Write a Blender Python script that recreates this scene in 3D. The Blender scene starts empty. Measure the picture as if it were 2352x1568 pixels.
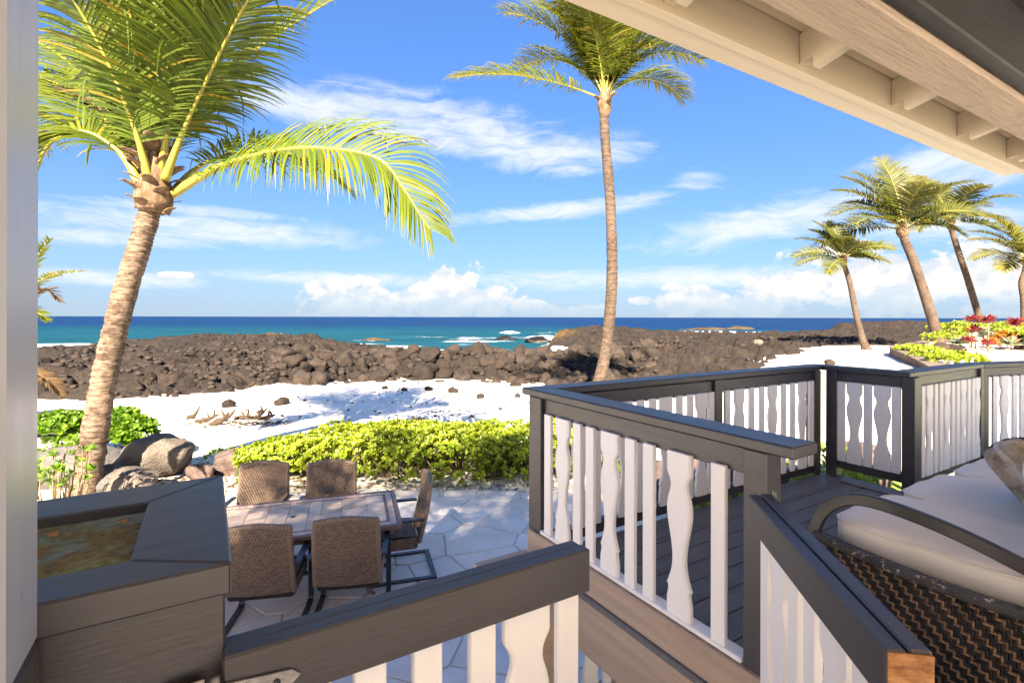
import bpy, bmesh, math, random
import numpy as np
from mathutils import Vector, Matrix, noise as mn

R = math.radians
random.seed(7)
SC = bpy.context.scene
COL = SC.collection

# ------------------------------------------------------------------ camera, sky, sun, exposure
EYE = 2.8                     # eye height above the patio
FPX = 1169.0                  # focal length in pixels of a 2352 px wide frame
cam_d = bpy.data.cameras.new("camera")
cam_d.sensor_width = 36.0
cam_d.lens = FPX / 2352 * 36.0
cam_d.shift_y = -55.75 / 2352
cam_d.clip_start = 0.02
cam_d.clip_end = 120000
cam = bpy.data.objects.new("camera", cam_d)
COL.objects.link(cam)
cam.matrix_world = Matrix.Translation((0, 0, EYE)) @ Matrix.Rotation(R(90), 4, 'X') @ Matrix.Rotation(0.00225, 4, 'Z')
SC.camera = cam

SUN_EL = 35.0
SH = Vector((0.12, 0.99, 0)).normalized()          # the way shadows fall
sun_d = bpy.data.lights.new("sun", 'SUN')
sun_d.energy = 5.0
sun_d.angle = R(0.5)
sun_d.color = (1.0, 0.92, 0.80)
sun = bpy.data.objects.new("sun", sun_d)
COL.objects.link(sun)
sdir = Vector((SH.x * math.cos(R(SUN_EL)), SH.y * math.cos(R(SUN_EL)), -math.sin(R(SUN_EL))))
sun.rotation_euler = sdir.to_track_quat('-Z', 'Y').to_euler()
sun.location = (-5, -20, 30)

SC.view_settings.view_transform = 'Standard'
SC.view_settings.look = 'None'
SC.view_settings.gamma = 1.0
SC.view_settings.use_curve_mapping = False
SC.view_settings.exposure = 2.7
SC.view_settings.use_white_balance = True      # the camera is set for open shade
SC.view_settings.white_balance_temperature = 7300
SC.cycles.adaptive_threshold = 0.015
SC.cycles.max_bounces = 6
SC.cycles.diffuse_bounces = 4
SC.cycles.transparent_max_bounces = 8
SC.cycles.caustics_reflective = False
SC.cycles.caustics_refractive = False
SC.cycles.sample_clamp_indirect = 6.0


class NT:
    """small helper round a node tree"""
    def __init__(s, tree):
        s.t = tree
        s.n = tree.nodes
        s.l = tree.links

    def put(s, sock, v):
        if v is None:
            return
        if isinstance(v, bpy.types.NodeSocket):
            s.l.new(v, sock)
        else:
            sock.default_value = v

    def node(s, typ, **kw):
        nd = s.n.new(typ)
        for k, v in kw.items():
            setattr(nd, k, v)
        return nd

    def math(s, op, a, b=None, c=None, clamp=False):
        nd = s.node('ShaderNodeMath', operation=op, use_clamp=clamp)
        s.put(nd.inputs[0], a)
        s.put(nd.inputs[1], b)
        s.put(nd.inputs[2], c)
        return nd.outputs[0]

    def vmath(s, op, a, b=None):
        nd = s.node('ShaderNodeVectorMath', operation=op)
        s.put(nd.inputs[0], a)
        s.put(nd.inputs[1], b)
        return nd.outputs['Value'] if op in ('LENGTH', 'DOT_PRODUCT', 'DISTANCE') else nd.outputs['Vector']

    def xyz(s, x, y, z=0.0):
        nd = s.node('ShaderNodeCombineXYZ')
        for i, v in enumerate((x, y, z)):
            s.put(nd.inputs[i], v)
        return nd.outputs[0]

    def sep(s, v):
        nd = s.node('ShaderNodeSeparateXYZ')
        s.put(nd.inputs[0], v)
        return nd.outputs

    def noise(s, vec, scale, detail=4.0, rough=0.55, dist=0.0, col=False):
        nd = s.node('ShaderNodeTexNoise')
        s.put(nd.inputs['Vector'], vec)
        nd.inputs['Scale'].default_value = scale
        nd.inputs['Detail'].default_value = detail
        nd.inputs['Roughness'].default_value = rough
        nd.inputs['Distortion'].default_value = dist
        return nd.outputs['Color' if col else 'Fac']

    def ramp(s, f, stops, smooth=False):
        nd = s.node('ShaderNodeValToRGB')
        if smooth:
            nd.color_ramp.interpolation = 'EASE'
        e = nd.color_ramp.elements
        while len(e) < len(stops):
            e.new(0.5)
        for i, (p, c) in enumerate(stops):
            e[i].position = p
            e[i].color = (c[0], c[1], c[2], 1) if not isinstance(c, (int, float)) else (c, c, c, 1)
        s.put(nd.inputs[0], f)
        return nd.outputs[0]

    def sstep(s, f, a, b):
        nd = s.node('ShaderNodeMapRange', interpolation_type='SMOOTHSTEP')
        s.put(nd.inputs[0], f)
        nd.inputs[1].default_value = a
        nd.inputs[2].default_value = b
        return nd.outputs[0]

    def mix(s, f, a, b, typ='MIX'):
        nd = s.node('ShaderNodeMix', data_type='RGBA', blend_type=typ)
        s.put(nd.inputs[0], f)
        s.put(nd.inputs[6], a if not isinstance(a, tuple) else (*a, 1))
        s.put(nd.inputs[7], b if not isinstance(b, tuple) else (*b, 1))
        return nd.outputs[2]


def px_dir(px, py):
    az = math.degrees(math.atan2(px - 1176, FPX))
    el = math.degrees(math.atan2(728 - py, math.hypot(FPX, px - 1176)))
    return az, el


def build_world():
    w = bpy.data.worlds.new("World")
    SC.world = w
    w.use_nodes = True
    t = NT(w.node_tree)
    t.n.clear()
    sky = t.node('ShaderNodeTexSky', sky_type='NISHITA')
    sky.sun_disc = False
    sky.sun_elevation = R(SUN_EL)
    sky.sun_rotation = math.atan2(-SH.x, -SH.y)
    sky.air_density = 1.0
    sky.dust_density = 1.2
    sky.ozone_density = 2.0
    tc = t.node('ShaderNodeTexCoord')
    d = t.vmath('NORMALIZE', tc.outputs['Generated'])
    x, y, z = t.sep(d)[:3]
    az = t.math('MULTIPLY', t.math('ARCTAN2', x, y), 57.2958)
    el = t.math('MULTIPLY', t.math('ARCSINE', z), 57.2958)
    pvec = t.xyz(az, el, 0.0)
    hs = t.node('ShaderNodeHueSaturation')
    hs.inputs['Saturation'].default_value = 1.42
    hs.inputs['Value'].default_value = 1.0
    gm = t.node('ShaderNodeGamma')
    gm.inputs[1].default_value = 0.52
    t.put(gm.inputs[0], sky.outputs[0])
    t.put(hs.inputs['Color'], gm.outputs[0])
    # air near the horizon is paler than the deep blue above
    skyc = t.mix(1.0, hs.outputs[0], (0.535, 0.945, 1.74), 'MULTIPLY')
    pale = t.math('POWER', t.math('SUBTRACT', 1.0, t.math('ABSOLUTE', z), clamp=True), 9.0)
    skyc = t.mix(t.math('MULTIPLY', pale, 0.7), skyc, (1.84, 2.4, 3.08))

    def ell(px, py, rx, ry, tilt=0.0):
        a, e = px_dir(px, py)
        ra = abs(px_dir(px + rx, py)[0] - px_dir(px - rx, py)[0]) / 2
        re = abs(px_dir(px, py + ry)[1] - px_dir(px, py - ry)[1]) / 2
        mp = t.node('ShaderNodeMapping', vector_type='TEXTURE')
        mp.inputs['Location'].default_value = (a, e, 0)
        mp.inputs['Rotation'].default_value = (0, 0, math.atan(tilt))
        mp.inputs['Scale'].default_value = (ra, re, 1)
        t.l.new(pvec, mp.inputs[0])
        return t.vmath('LENGTH', mp.outputs[0])

    def vmax(lst):
        o = lst[0]
        for k in lst[1:]:
            o = t.math('SMOOTH_MIN', o, k, 0.25)
        return t.math('SUBTRACT', 1.0, o)
    # high thin streaks
    warp = t.noise(t.xyz(t.math('MULTIPLY', az, 0.06), t.math('MULTIPLY', el, 0.12)), 1.0, 3)
    elw = t.math('ADD', el, t.math('MULTIPLY', t.math('SUBTRACT', warp, 0.5), 7.0))
    streak = t.noise(t.xyz(t.math('MULTIPLY', az, 0.075), t.math('MULTIPLY', elw, 0.55)), 1.0, 4, 0.62, 0.6)
    streak2 = t.noise(t.xyz(t.math('MULTIPLY', az, 0.3), t.math('MULTIPLY', elw, 0.9), 3.1), 1.0, 4, 0.6, 0.9)
    sk = t.math('ADD', t.math('MULTIPLY', streak, 0.62), t.math('MULTIPLY', streak2, 0.38))
    ci = vmax([ell(760, 262, 320, 46, -0.10), ell(1010, 285, 280, 62, -0.10), ell(1300, 352, 190, 46, 0.0), ell(1120, 330, 260, 34, -0.06),
               ell(1290, 484, 330, 20, 0.09), ell(520, 530, 440, 34, 0.0), ell(250, 548, 260, 22, 0.0), ell(470, 488, 260, 14, 0),
               ell(1740, 512, 300, 46, 0.14), ell(2150, 520, 190, 34, 0.05), ell(1600, 412, 70, 26),
               ell(2200, 385, 240, 64, -0.1), ell(1500, 640, 520, 24, 0.0), ell(250, 640, 240, 20), ell(760, 640, 300, 16)])
    cimask = t.sstep(ci, -0.7, 0.8)
    gen = t.noise(t.xyz(t.math('MULTIPLY', az, 0.03), t.math('MULTIPLY', el, 0.09), 9.0), 1.0, 3)
    behind = t.sstep(t.math('ABSOLUTE', az), 55, 75)
    cimask = t.math('MAXIMUM', cimask, t.math('MULTIPLY', t.sstep(gen, 0.45, 0.65), behind))
    cir = t.sstep(t.math('ADD', sk, t.math('MULTIPLY', cimask, 0.38)), 0.57, 1.03)
    cir = t.math('MULTIPLY', cir, t.sstep(cimask, 0.02, 0.3))
    # heaped clouds low over the sea
    n1 = t.noise(t.xyz(t.math('MULTIPLY', az, 0.32), t.math('MULTIPLY', el, 0.42)), 1.0, 5, 0.6, 0.15)
    n1b = t.noise(t.xyz(t.math('MULTIPLY', t.math('ADD', az, 0.55), 0.32), t.math('MULTIPLY', t.math('SUBTRACT', el, 0.75), 0.42)), 1.0, 5, 0.6, 0.15)
    cu = vmax([ell(800, 690, 120, 52), ell(1046, 672, 80, 66), ell(1000, 690, 120, 48), ell(1130, 690, 56, 48), ell(1204, 706, 46, 26), ell(1345, 714, 70, 18),
               ell(1250, 710, 40, 16), ell(1590, 690, 90, 44), ell(1800, 668, 150, 48), ell(1690, 700, 150, 30), ell(2010, 606, 120, 46), ell(1930, 580, 150, 34),
               ell(2040, 660, 240, 66), ell(2230, 632, 130, 84), ell(2340, 650, 160, 90), ell(398, 634, 38, 9), ell(1470, 688, 28, 12), ell(900, 700, 60, 30)])
    rnd = t.noise(t.xyz(t.math('MULTIPLY', az, 0.05), 0.0, 5.0), 1.0, 2)
    cu2 = t.math('SUBTRACT', t.math('MULTIPLY', rnd, 1.2), t.math('ADD', t.math('MULTIPLY', el, 0.12), 0.25))
    cu = t.math('MAXIMUM', cu, t.math('SUBTRACT', cu2, t.math('MULTIPLY', t.math('SUBTRACT', 1.0, behind), 3.0)))
    dens = t.math('ADD', cu, t.math('MULTIPLY', t.math('SUBTRACT', n1, 0.5), 2.4))
    cum = t.sstep(dens, -0.02, 0.28)
    low = t.sstep(el, 0.2, 3.2)
    cum = t.math('MULTIPLY', cum, t.math('ADD', 0.22, t.math('MULTIPLY', low, 0.74)))
    lit = t.sstep(t.math('SUBTRACT', n1, n1b), -0.10, 0.10)
    lit = t.math('MULTIPLY', lit, t.math('ADD', 0.45, t.math('MULTIPLY', t.sstep(el, 0.5, 4.0), 0.55)))
    cucol = t.mix(lit, (2.4, 2.77, 3.32), (3.69, 3.63, 3.51))
    skyc = t.mix(t.math('MULTIPLY', cir, 0.92), skyc, (2.95, 3.26, 3.63))
    skyc = t.mix(cum, skyc, cucol)
    # below the horizon: the sea's own dark
    skyc = t.mix(t.sstep(z, 0.0, -0.02), skyc, (0.6, 0.9, 1.2))
    bg = t.node('ShaderNodeBackground')
    t.put(bg.inputs[0], skyc)
    bg.inputs[1].default_value = 0.05
    out = t.node('ShaderNodeOutputWorld')
    t.l.new(bg.outputs[0], out.inputs[0])
    w.cycles.sampling_method = 'MANUAL'
    w.cycles.sample_map_resolution = 256


build_world()

# ------------------------------------------------------------------ frames and helpers
TH = R(31)
U = Vector((math.cos(TH), math.sin(TH), 0))
V = Vector((-math.sin(TH), math.cos(TH), 0))


def uv(u, v, z=0.0):
    return U * u + V * v + Vector((0, 0, z))


def hy(px):
    return 725.6 + px / 2352 * 5.3


def P(px, py, d):
    return Vector(((px - 1176) / FPX * d, d, EYE + (hy(px) - py) / FPX * d))


def G(px, py, z=0.0):
    d = FPX * (EYE - z) / (py - hy(px))
    return Vector(((px - 1176) / FPX * d, d, z))


def thing(name, label, cat, loc=(0, 0, 0), rz=0.0, group=None):
    o = bpy.data.objects.new(name, None)
    o.empty_display_size = 0.1
    COL.objects.link(o)
    o.location = loc
    o.rotation_euler = (0, 0, rz)
    o['label'] = label
    o['category'] = cat
    if group:
        o['group'] = group
    return o


def tag(o, label=None, cat=None, group=None, kind=None):
    for k, v in (('label', label), ('category', cat), ('group', group), ('kind', kind)):
        if v:
            o[k] = v
    return o


def link(name, me, mat=None, parent=None, loc=(0, 0, 0), rot=(0, 0, 0), scale=None):
    o = bpy.data.objects.new(name, me)
    COL.objects.link(o)
    if mat is not None and len(me.materials) == 0:
        me.materials.append(mat)
    o.parent = parent
    o.location = loc
    o.rotation_euler = rot
    if scale is not None:
        o.scale = scale
    return o


def mesh_np(name, verts, faces, smooth=False, attrs=None, cattr=None):
    me = bpy.data.meshes.new(name)
    verts = np.asarray(verts, dtype=np.float32).reshape(-1, 3)
    faces = np.asarray(faces, dtype=np.int32)
    k = faces.shape[1]
    nf = len(faces)
    me.vertices.add(len(verts))
    me.vertices.foreach_set('co', verts.ravel())
    me.loops.add(nf * k)
    me.loops.foreach_set('vertex_index', faces.ravel())
    me.polygons.add(nf)
    me.polygons.foreach_set('loop_start', np.arange(0, nf * k, k, dtype=np.int32))
    me.polygons.foreach_set('loop_total', np.full(nf, k, dtype=np.int32))
    if smooth:
        me.polygons.foreach_set('use_smooth', np.ones(nf, dtype=bool))
    me.update(calc_edges=True)
    for nm, arr in (attrs or {}).items():
        a = me.attributes.new(nm, 'FLOAT', 'POINT')
        a.data.foreach_set('value', np.asarray(arr, dtype=np.float32))
    me.validate()
    return me


def mesh_py(name, verts, faces, smooth=False):
    me = bpy.data.meshes.new(name)
    me.from_pydata([tuple(v) for v in verts], [], faces)
    if smooth:
        for p in me.polygons:
            p.use_smooth = True
    me.update()
    return me


def cbox(dx, dy, dz, b=0.004, name='beam', center=(0, 0, 0)):
    """a box with chamfered edges, centred"""
    bm = bmesh.new()
    bmesh.ops.create_cube(bm, size=1.0)
    bmesh.ops.scale(bm, vec=(dx, dy, dz), verts=bm.verts)
    if b > 0:
        bmesh.ops.bevel(bm, geom=bm.edges[:], offset=min(b, dx * .3, dy * .3, dz * .3), segments=1, affect='EDGES', profile=0.5)
    bmesh.ops.translate(bm, vec=center, verts=bm.verts)
    me = bpy.data.meshes.new(name)
    bm.to_mesh(me)
    bm.free()
    return me


def prism(poly, z0, z1, b=0.004, name='slab'):
    """a plan polygon given thickness, edges chamfered"""
    bm = bmesh.new()
    vs = [bm.verts.new((p[0], p[1], z0)) for p in poly]
    f = bm.faces.new(vs)
    r = bmesh.ops.extrude_face_region(bm, geom=[f])
    top = [e for e in r['geom'] if isinstance(e, bmesh.types.BMVert)]
    bmesh.ops.translate(bm, vec=(0, 0, z1 - z0), verts=top)
    bmesh.ops.recalc_face_normals(bm, faces=bm.faces)
    if b > 0:
        bmesh.ops.bevel(bm, geom=bm.edges[:], offset=b, segments=1, affect='EDGES', profile=0.5)
    me = bpy.data.meshes.new(name)
    bm.to_mesh(me)
    bm.free()
    return me


def catmull(pts, n):
    pts = [Vector(p) for p in pts]
    a = [pts[0] * 2 - pts[1]] + pts + [pts[-1] * 2 - pts[-2]]
    m = len(pts) - 1
    out = []
    for i in range(n):
        t = i / (n - 1) * m
        k = min(int(t), m - 1)
        f = t - k
        p0, p1, p2, p3 = a[k:k + 4]
        out.append(0.5 * ((2 * p1) + (p2 - p0) * f + (2 * p0 - 5 * p1 + 4 * p2 - p3) * f * f + (3 * p1 - p0 - 3 * p2 + p3) * f ** 3))
    return out


def tube(pts, radii, sides=8, name='tube', flat=None, smooth=True, cap=True):
    """a tube along pts; flat=(w,h) gives a rectangular bar instead"""
    verts, faces = [], []
    n = len(pts)
    ref = Vector((0, 0, 1))
    T0 = (pts[1] - pts[0]).normalized()
    if abs(T0.dot(ref)) > 0.9:
        ref = Vector((1, 0, 0))
    S = T0.cross(ref).normalized()
    for i, p in enumerate(pts):
        T = (pts[min(i + 1, n - 1)] - pts[max(i - 1, 0)]).normalized()
        S = (S - T * S.dot(T)).normalized()
        N = S.cross(T).normalized()
        r = radii[i] if hasattr(radii, '__len__') else radii
        if flat:
            w, h = flat
            for a, b in ((-w, -h), (w, -h), (w, h), (-w, h)):
                verts.append(p + S * a / 2 + N * b / 2)
        else:
            for k in range(sides):
                a = 2 * math.pi * k / sides
                verts.append(p + (S * math.cos(a) + N * math.sin(a)) * r)
    s = 4 if flat else sides
    for i in range(n - 1):
        for k in range(s):
            faces.append((i * s + k, i * s + (k + 1) % s, (i + 1) * s + (k + 1) % s, (i + 1) * s + k))
    if cap:
        faces.append(tuple(range(s - 1, -1, -1)))
        faces.append(tuple((n - 1) * s + k for k in range(s)))
    return mesh_py(name, verts, faces, smooth and not flat)


# ------------------------------------------------------------------ numpy noise
def h2(ix, iy, seed=0):
    a = (ix.astype(np.int64) * 374761393 + iy.astype(np.int64) * 668265263 + seed * 2147483647 + 974711) & 0xFFFFFFFF
    a = ((a ^ (a >> 13)) * 1274126177) & 0xFFFFFFFF
    a = (a ^ (a >> 16)) & 0xFFFFFF
    return a / float(0xFFFFFF)


def vnoise(x, y, seed=0):
    ix, iy = np.floor(x), np.floor(y)
    fx, fy = x - ix, y - iy
    fx = fx * fx * (3 - 2 * fx)
    fy = fy * fy * (3 - 2 * fy)
    a, b = h2(ix, iy, seed), h2(ix + 1, iy, seed)
    c, d = h2(ix, iy + 1, seed), h2(ix + 1, iy + 1, seed)
    return (a * (1 - fx) + b * fx) * (1 - fy) + (c * (1 - fx) + d * fx) * fy


def fbm(x, y, oct=4, seed=0, gain=0.5):
    s, a, t = 0.0, 1.0, 0.0
    for i in range(oct):
        s = s + a * (vnoise(x * 2 ** i + 13.7 * i, y * 2 ** i - 7.3 * i, seed + i) - 0.5)
        t += a
        a *= gain
    return s / t * 2


def cells(x, y, seed=0):
    ix, iy = np.floor(x), np.floor(y)
    f1 = np.full(x.shape, 9.0)
    f2 = np.full(x.shape, 9.0)
    idv = np.zeros(x.shape)
    for dx in (-1, 0, 1):
        for dy in (-1, 0, 1):
            cx, cy = ix + dx, iy + dy
            px = cx + h2(cx, cy, seed)
            py = cy + h2(cx, cy, seed + 5)
            d = np.hypot(px - x, py - y)
            hit = d < f1
            f2 = np.where(hit, f1, np.minimum(f2, d))
            idv = np.where(hit, h2(cx, cy, seed + 9), idv)
            f1 = np.where(hit, d, f1)
    return f1, f2, idv


def sst(a, b, x):
    t = np.clip((x - a) / (b - a), 0, 1)
    return t * t * (3 - 2 * t)


# ------------------------------------------------------------------ materials
def mat(name):
    m = bpy.data.materials.new(name)
    m.use_nodes = True
    t = NT(m.node_tree)
    b = t.n['Principled BSDF']
    return m, t, b


def vary(c, k):
    return tuple(max(0.0, min(1.0, x * k)) for x in c)


def surf(name, col, rough=0.6, var=0.2, vscale=6.0, bump=0.15, bscale=60.0, stretch=(1, 1, 1), spec=0.4, col2=None, dist=0.01, randv=0.0, metal=0.0):
    m, t, b = mat(name)
    tc = t.node('ShaderNodeTexCoord')
    mp = t.node('ShaderNodeMapping')
    mp.inputs['Scale'].default_value = stretch
    t.l.new(tc.outputs['Object'], mp.inputs[0])
    n = t.noise(mp.outputs[0], vscale, 5, 0.6)
    c = t.ramp(n, [(0.28, vary(col, 1 - var)), (0.72, col2 or vary(col, 1 + var))])
    if randv:
        oi = t.node('ShaderNodeObjectInfo')
        k = t.math('ADD', 1 - randv, t.math('MULTIPLY', oi.outputs['Random'], 2 * randv))
        c = t.mix(1.0, c, t.xyz(k, k, k), 'MULTIPLY')
    t.put(b.inputs['Base Color'], c)
    rr = t.math('ADD', rough - 0.1, t.math('MULTIPLY', t.noise(mp.outputs[0], vscale * 2.3, 3), 0.2))
    t.put(b.inputs['Roughness'], rr)
    b.inputs['Specular IOR Level'].default_value = spec
    b.inputs['Metallic'].default_value = metal
    if bump:
        n2 = t.noise(mp.outputs[0], bscale, 5, 0.6)
        bp = t.node('ShaderNodeBump')
        bp.inputs['Strength'].default_value = bump
        bp.inputs['Distance'].default_value = dist
        t.put(bp.inputs['Height'], n2)
        t.l.new(bp.outputs[0], b.inputs['Normal'])
    return m


def chipped(m, col, lo, hi, scale=2.6):
    """small worn spots and scuffs in a paint"""
    t = NT(m.node_tree)
    b = t.n['Principled BSDF']
    src = b.inputs['Base Color'].links[0].from_socket
    tc = t.node('ShaderNodeTexCoord')
    oi = t.node('ShaderNodeObjectInfo')
    k = t.sstep(t.noise(t.vmath('ADD', tc.outputs['Object'], oi.outputs['Location']), scale, 9, 0.72, 0.3), lo, hi)
    t.put(b.inputs['Base Color'], t.mix(k, src, col))


GRAIN = (1.2, 14, 14)
M = {}
M['charcoal'] = surf('charcoal_paint', (0.046, 0.041, 0.042), 0.42, 0.12, 1.6, 0.14, 9.0, GRAIN, 0.6, dist=0.004)
M['brown'] = surf('taupe_paint', (0.39, 0.28, 0.21), 0.55, 0.15, 1.6, 0.4, 9.0, GRAIN, 0.4, dist=0.004)
M['white'] = surf('white_paint', (0.87, 0.815, 0.775), 0.45, 0.03, 2.0, 0.12, 8.0, (8, 8, 0.9), 0.4, dist=0.004)
M['deckboard'] = surf('deck_paint', (0.125, 0.116, 0.115), 0.5, 0.16, 2.0, 0.35, 8.0, GRAIN, 0.25, dist=0.004, randv=0.08)
M['beige'] = surf('cream_paint', (0.62, 0.53, 0.40), 0.5, 0.05, 1.5, 0.15, 9.0, GRAIN, 0.35, dist=0.003)
M['roughbeam'] = surf('rough_taupe', (0.40, 0.31, 0.24), 0.7, 0.12, 2.0, 0.8, 7.0, GRAIN, 0.25, dist=0.012)
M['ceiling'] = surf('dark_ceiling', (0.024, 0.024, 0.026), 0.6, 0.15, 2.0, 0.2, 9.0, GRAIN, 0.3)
M['endgrain'] = surf('raw_wood', (0.36, 0.13, 0.04), 0.6, 0.5, 22.0, 0.5, 50.0, (1, 1, 2.5), 0.2, col2=(0.55, 0.27, 0.11))
M['steel'] = surf('weathered_steel', (0.30, 0.28, 0.27), 0.5, 0.35, 30, 0.4, 90, metal=0.6)
M['shingle'] = surf('roof_shingle', (0.10, 0.085, 0.07), 0.85, 0.3, 8, 0.4, 40)


chipped(M['charcoal'], (0.13, 0.115, 0.105), 0.66, 0.72)
chipped(M['white'], (0.56, 0.50, 0.45), 0.66, 0.80)
chipped(M['brown'], (0.20, 0.14, 0.10), 0.62, 0.70, 3.2)
chipped(M['roughbeam'], (0.22, 0.165, 0.125), 0.58, 0.70, 2.0)
chipped(M['deckboard'], (0.20, 0.185, 0.175), 0.64, 0.72)


def copper():
    m, t, b = mat('verdigris_copper')
    tc = t.node('ShaderNodeTexCoord')
    n = t.noise(tc.outputs['Object'], 9.0, 6, 0.62, 0.6)
    y = t.sep(tc.outputs['Object'])[1]
    k = t.math('ADD', t.math('MULTIPLY', n, 0.8), t.math('MULTIPLY', y, 1.0))
    c = t.ramp(k, [(0.22, (0.30, 0.34, 0.13)), (0.40, (0.20, 0.12, 0.03)), (0.52, (0.19, 0.21, 0.12)), (0.72, (0.30, 0.35, 0.29))])
    f = t.noise(tc.outputs['Object'], 60.0, 4)
    c = t.mix(0.6, c, t.ramp(f, [(0.3, 0.35), (0.75, 1.3)]), 'MULTIPLY')
    t.put(b.inputs['Base Color'], c)
    b.inputs['Roughness'].default_value = 0.85
    b.inputs['Specular IOR Level'].default_value = 0.15
    bp = t.node('ShaderNodeBump')
    bp.inputs['Strength'].default_value = 0.5
    bp.inputs['Distance'].default_value = 0.003
    t.put(bp.inputs['Height'], f)
    t.l.new(bp.outputs[0], b.inputs['Normal'])
    return m


M['copper'] = copper()


def leafmat(name, c0, c1, c2=None, trans=0.35, rough=0.45):
    """c0..c1 by random, attribute 'tint' blends to c2"""
    m, t, b = mat(name)
    at = t.node('ShaderNodeAttribute', attribute_name='rnd')
    c = t.mix(at.outputs['Fac'], c0, c1)
    if c2:
        a2 = t.node('ShaderNodeAttribute', attribute_name='tint')
        c = t.mix(a2.outputs['Fac'], c, c2)
    t.put(b.inputs['Base Color'], c)
    b.inputs['Roughness'].default_value = rough
    b.inputs['Specular IOR Level'].default_value = 0.35
    tr = t.node('ShaderNodeBsdfTranslucent')
    t.put(tr.inputs[0], t.mix(1.0, c, (1.5, 1.45, 0.6), 'MULTIPLY'))
    ms = t.node('ShaderNodeMixShader')
    ms.inputs[0].default_value = trans
    t.l.new(b.outputs[0], ms.inputs[1])
    t.l.new(tr.outputs[0], ms.inputs[2])
    t.l.new(ms.outputs[0], t.n['Material Output'].inputs[0])
    return m


M['frond'] = leafmat('palm_leaflet', (0.042, 0.082, 0.006), (0.105, 0.145, 0.012), (0.24, 0.17, 0.018))
M['frond_far'] = leafmat('palm_leaflet_far', (0.026, 0.044, 0.008), (0.068, 0.086, 0.014), (0.19, 0.14, 0.027))
M['deadfrond'] = leafmat('dead_leaflet', (0.075, 0.04, 0.017), (0.14, 0.085, 0.04), None, 0.2, 0.7)
M['hedge'] = leafmat('naupaka_leaf', (0.105, 0.165, 0.011), (0.27, 0.33, 0.027), (0.36, 0.34, 0.06), 0.3, 0.35)
M['shrub'] = leafmat('shrub_leaf', (0.045, 0.12, 0.008), (0.12, 0.22, 0.017), (0.22, 0.26, 0.045), 0.3, 0.35)
M['ti'] = leafmat('ti_leaf', (0.10, 0.008, 0.014), (0.26, 0.025, 0.04), (0.34, 0.08, 0.08), 0.3, 0.4)
M['croton'] = leafmat('croton_leaf', (0.30, 0.035, 0.01), (0.45, 0.15, 0.015), (0.20, 0.22, 0.025), 0.3, 0.4)
M['agave'] = leafmat('agave_leaf', (0.15, 0.19, 0.13), (0.24, 0.28, 0.20), (0.34, 0.34, 0.22), 0.1, 0.5)
M['rachis'] = surf('frond_midrib', (0.26, 0.22, 0.04), 0.4, 0.18, 5, 0.1, 30)
M['stem'] = surf('woody_stem', (0.17, 0.12, 0.07), 0.8, 0.3, 12, 0.4, 60)
M['fibre'] = surf('palm_fibre', (0.085, 0.048, 0.026), 0.85, 0.4, 14, 0.9, 70, (1, 1, 0.3), 0.1, col2=(0.23, 0.15, 0.095))
M['drift'] = surf('driftwood_grey', (0.06, 0.041, 0.027), 0.85, 0.4, 8, 0.7, 50, (1, 1, 4), 0.1)


def trunkmat(name, light, dark, rings):
    m, t, b = mat(name)
    tc = t.node('ShaderNodeTexCoord')
    x, y, z = t.sep(tc.outputs['Object'])[:3]
    wob = t.noise(tc.outputs['Object'], 2.2, 4, 0.65)
    k = t.math('ADD', t.math('MULTIPLY', z, rings), t.math('MULTIPLY', wob, 2.4))
    fr = t.math('FRACT', k)
    ring = t.ramp(fr, [(0.0, 0.35), (0.10, 1.0), (0.8, 0.85), (1.0, 0.45)])
    mp = t.node('ShaderNodeMapping')
    mp.inputs['Scale'].default_value = (1, 1, 2.2)
    t.l.new(tc.outputs['Object'], mp.inputs[0])
    n = t.noise(mp.outputs[0], 9.0, 6, 0.65)
    n2 = t.noise(tc.outputs['Object'], 1.6, 4, 0.6)
    c = t.mix(t.sstep(t.math('ADD', t.math('MULTIPLY', n, 0.65), t.math('MULTIPLY', n2, 0.35)), 0.38, 0.62), dark, light)
    c = t.mix(0.55, c, ring, 'MULTIPLY')
    t.put(b.inputs['Base Color'], c)
    b.inputs['Roughness'].default_value = 0.85
    b.inputs['Specular IOR Level'].default_value = 0.15
    bp = t.node('ShaderNodeBump')
    bp.inputs['Strength'].default_value = 0.8
    bp.inputs['Distance'].default_value = 0.02
    t.put(bp.inputs['Height'], t.math('ADD', t.math('MULTIPLY', ring, 0.6), n))
    t.l.new(bp.outputs[0], b.inputs['Normal'])
    return m


M['trunk'] = trunkmat('palm_trunk_pale', (0.195, 0.138, 0.10), (0.058, 0.037, 0.026), 11.0)
M['trunk2'] = trunkmat('palm_trunk_brown', (0.11, 0.076, 0.057), (0.048, 0.034, 0.026), 7.0)


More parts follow.
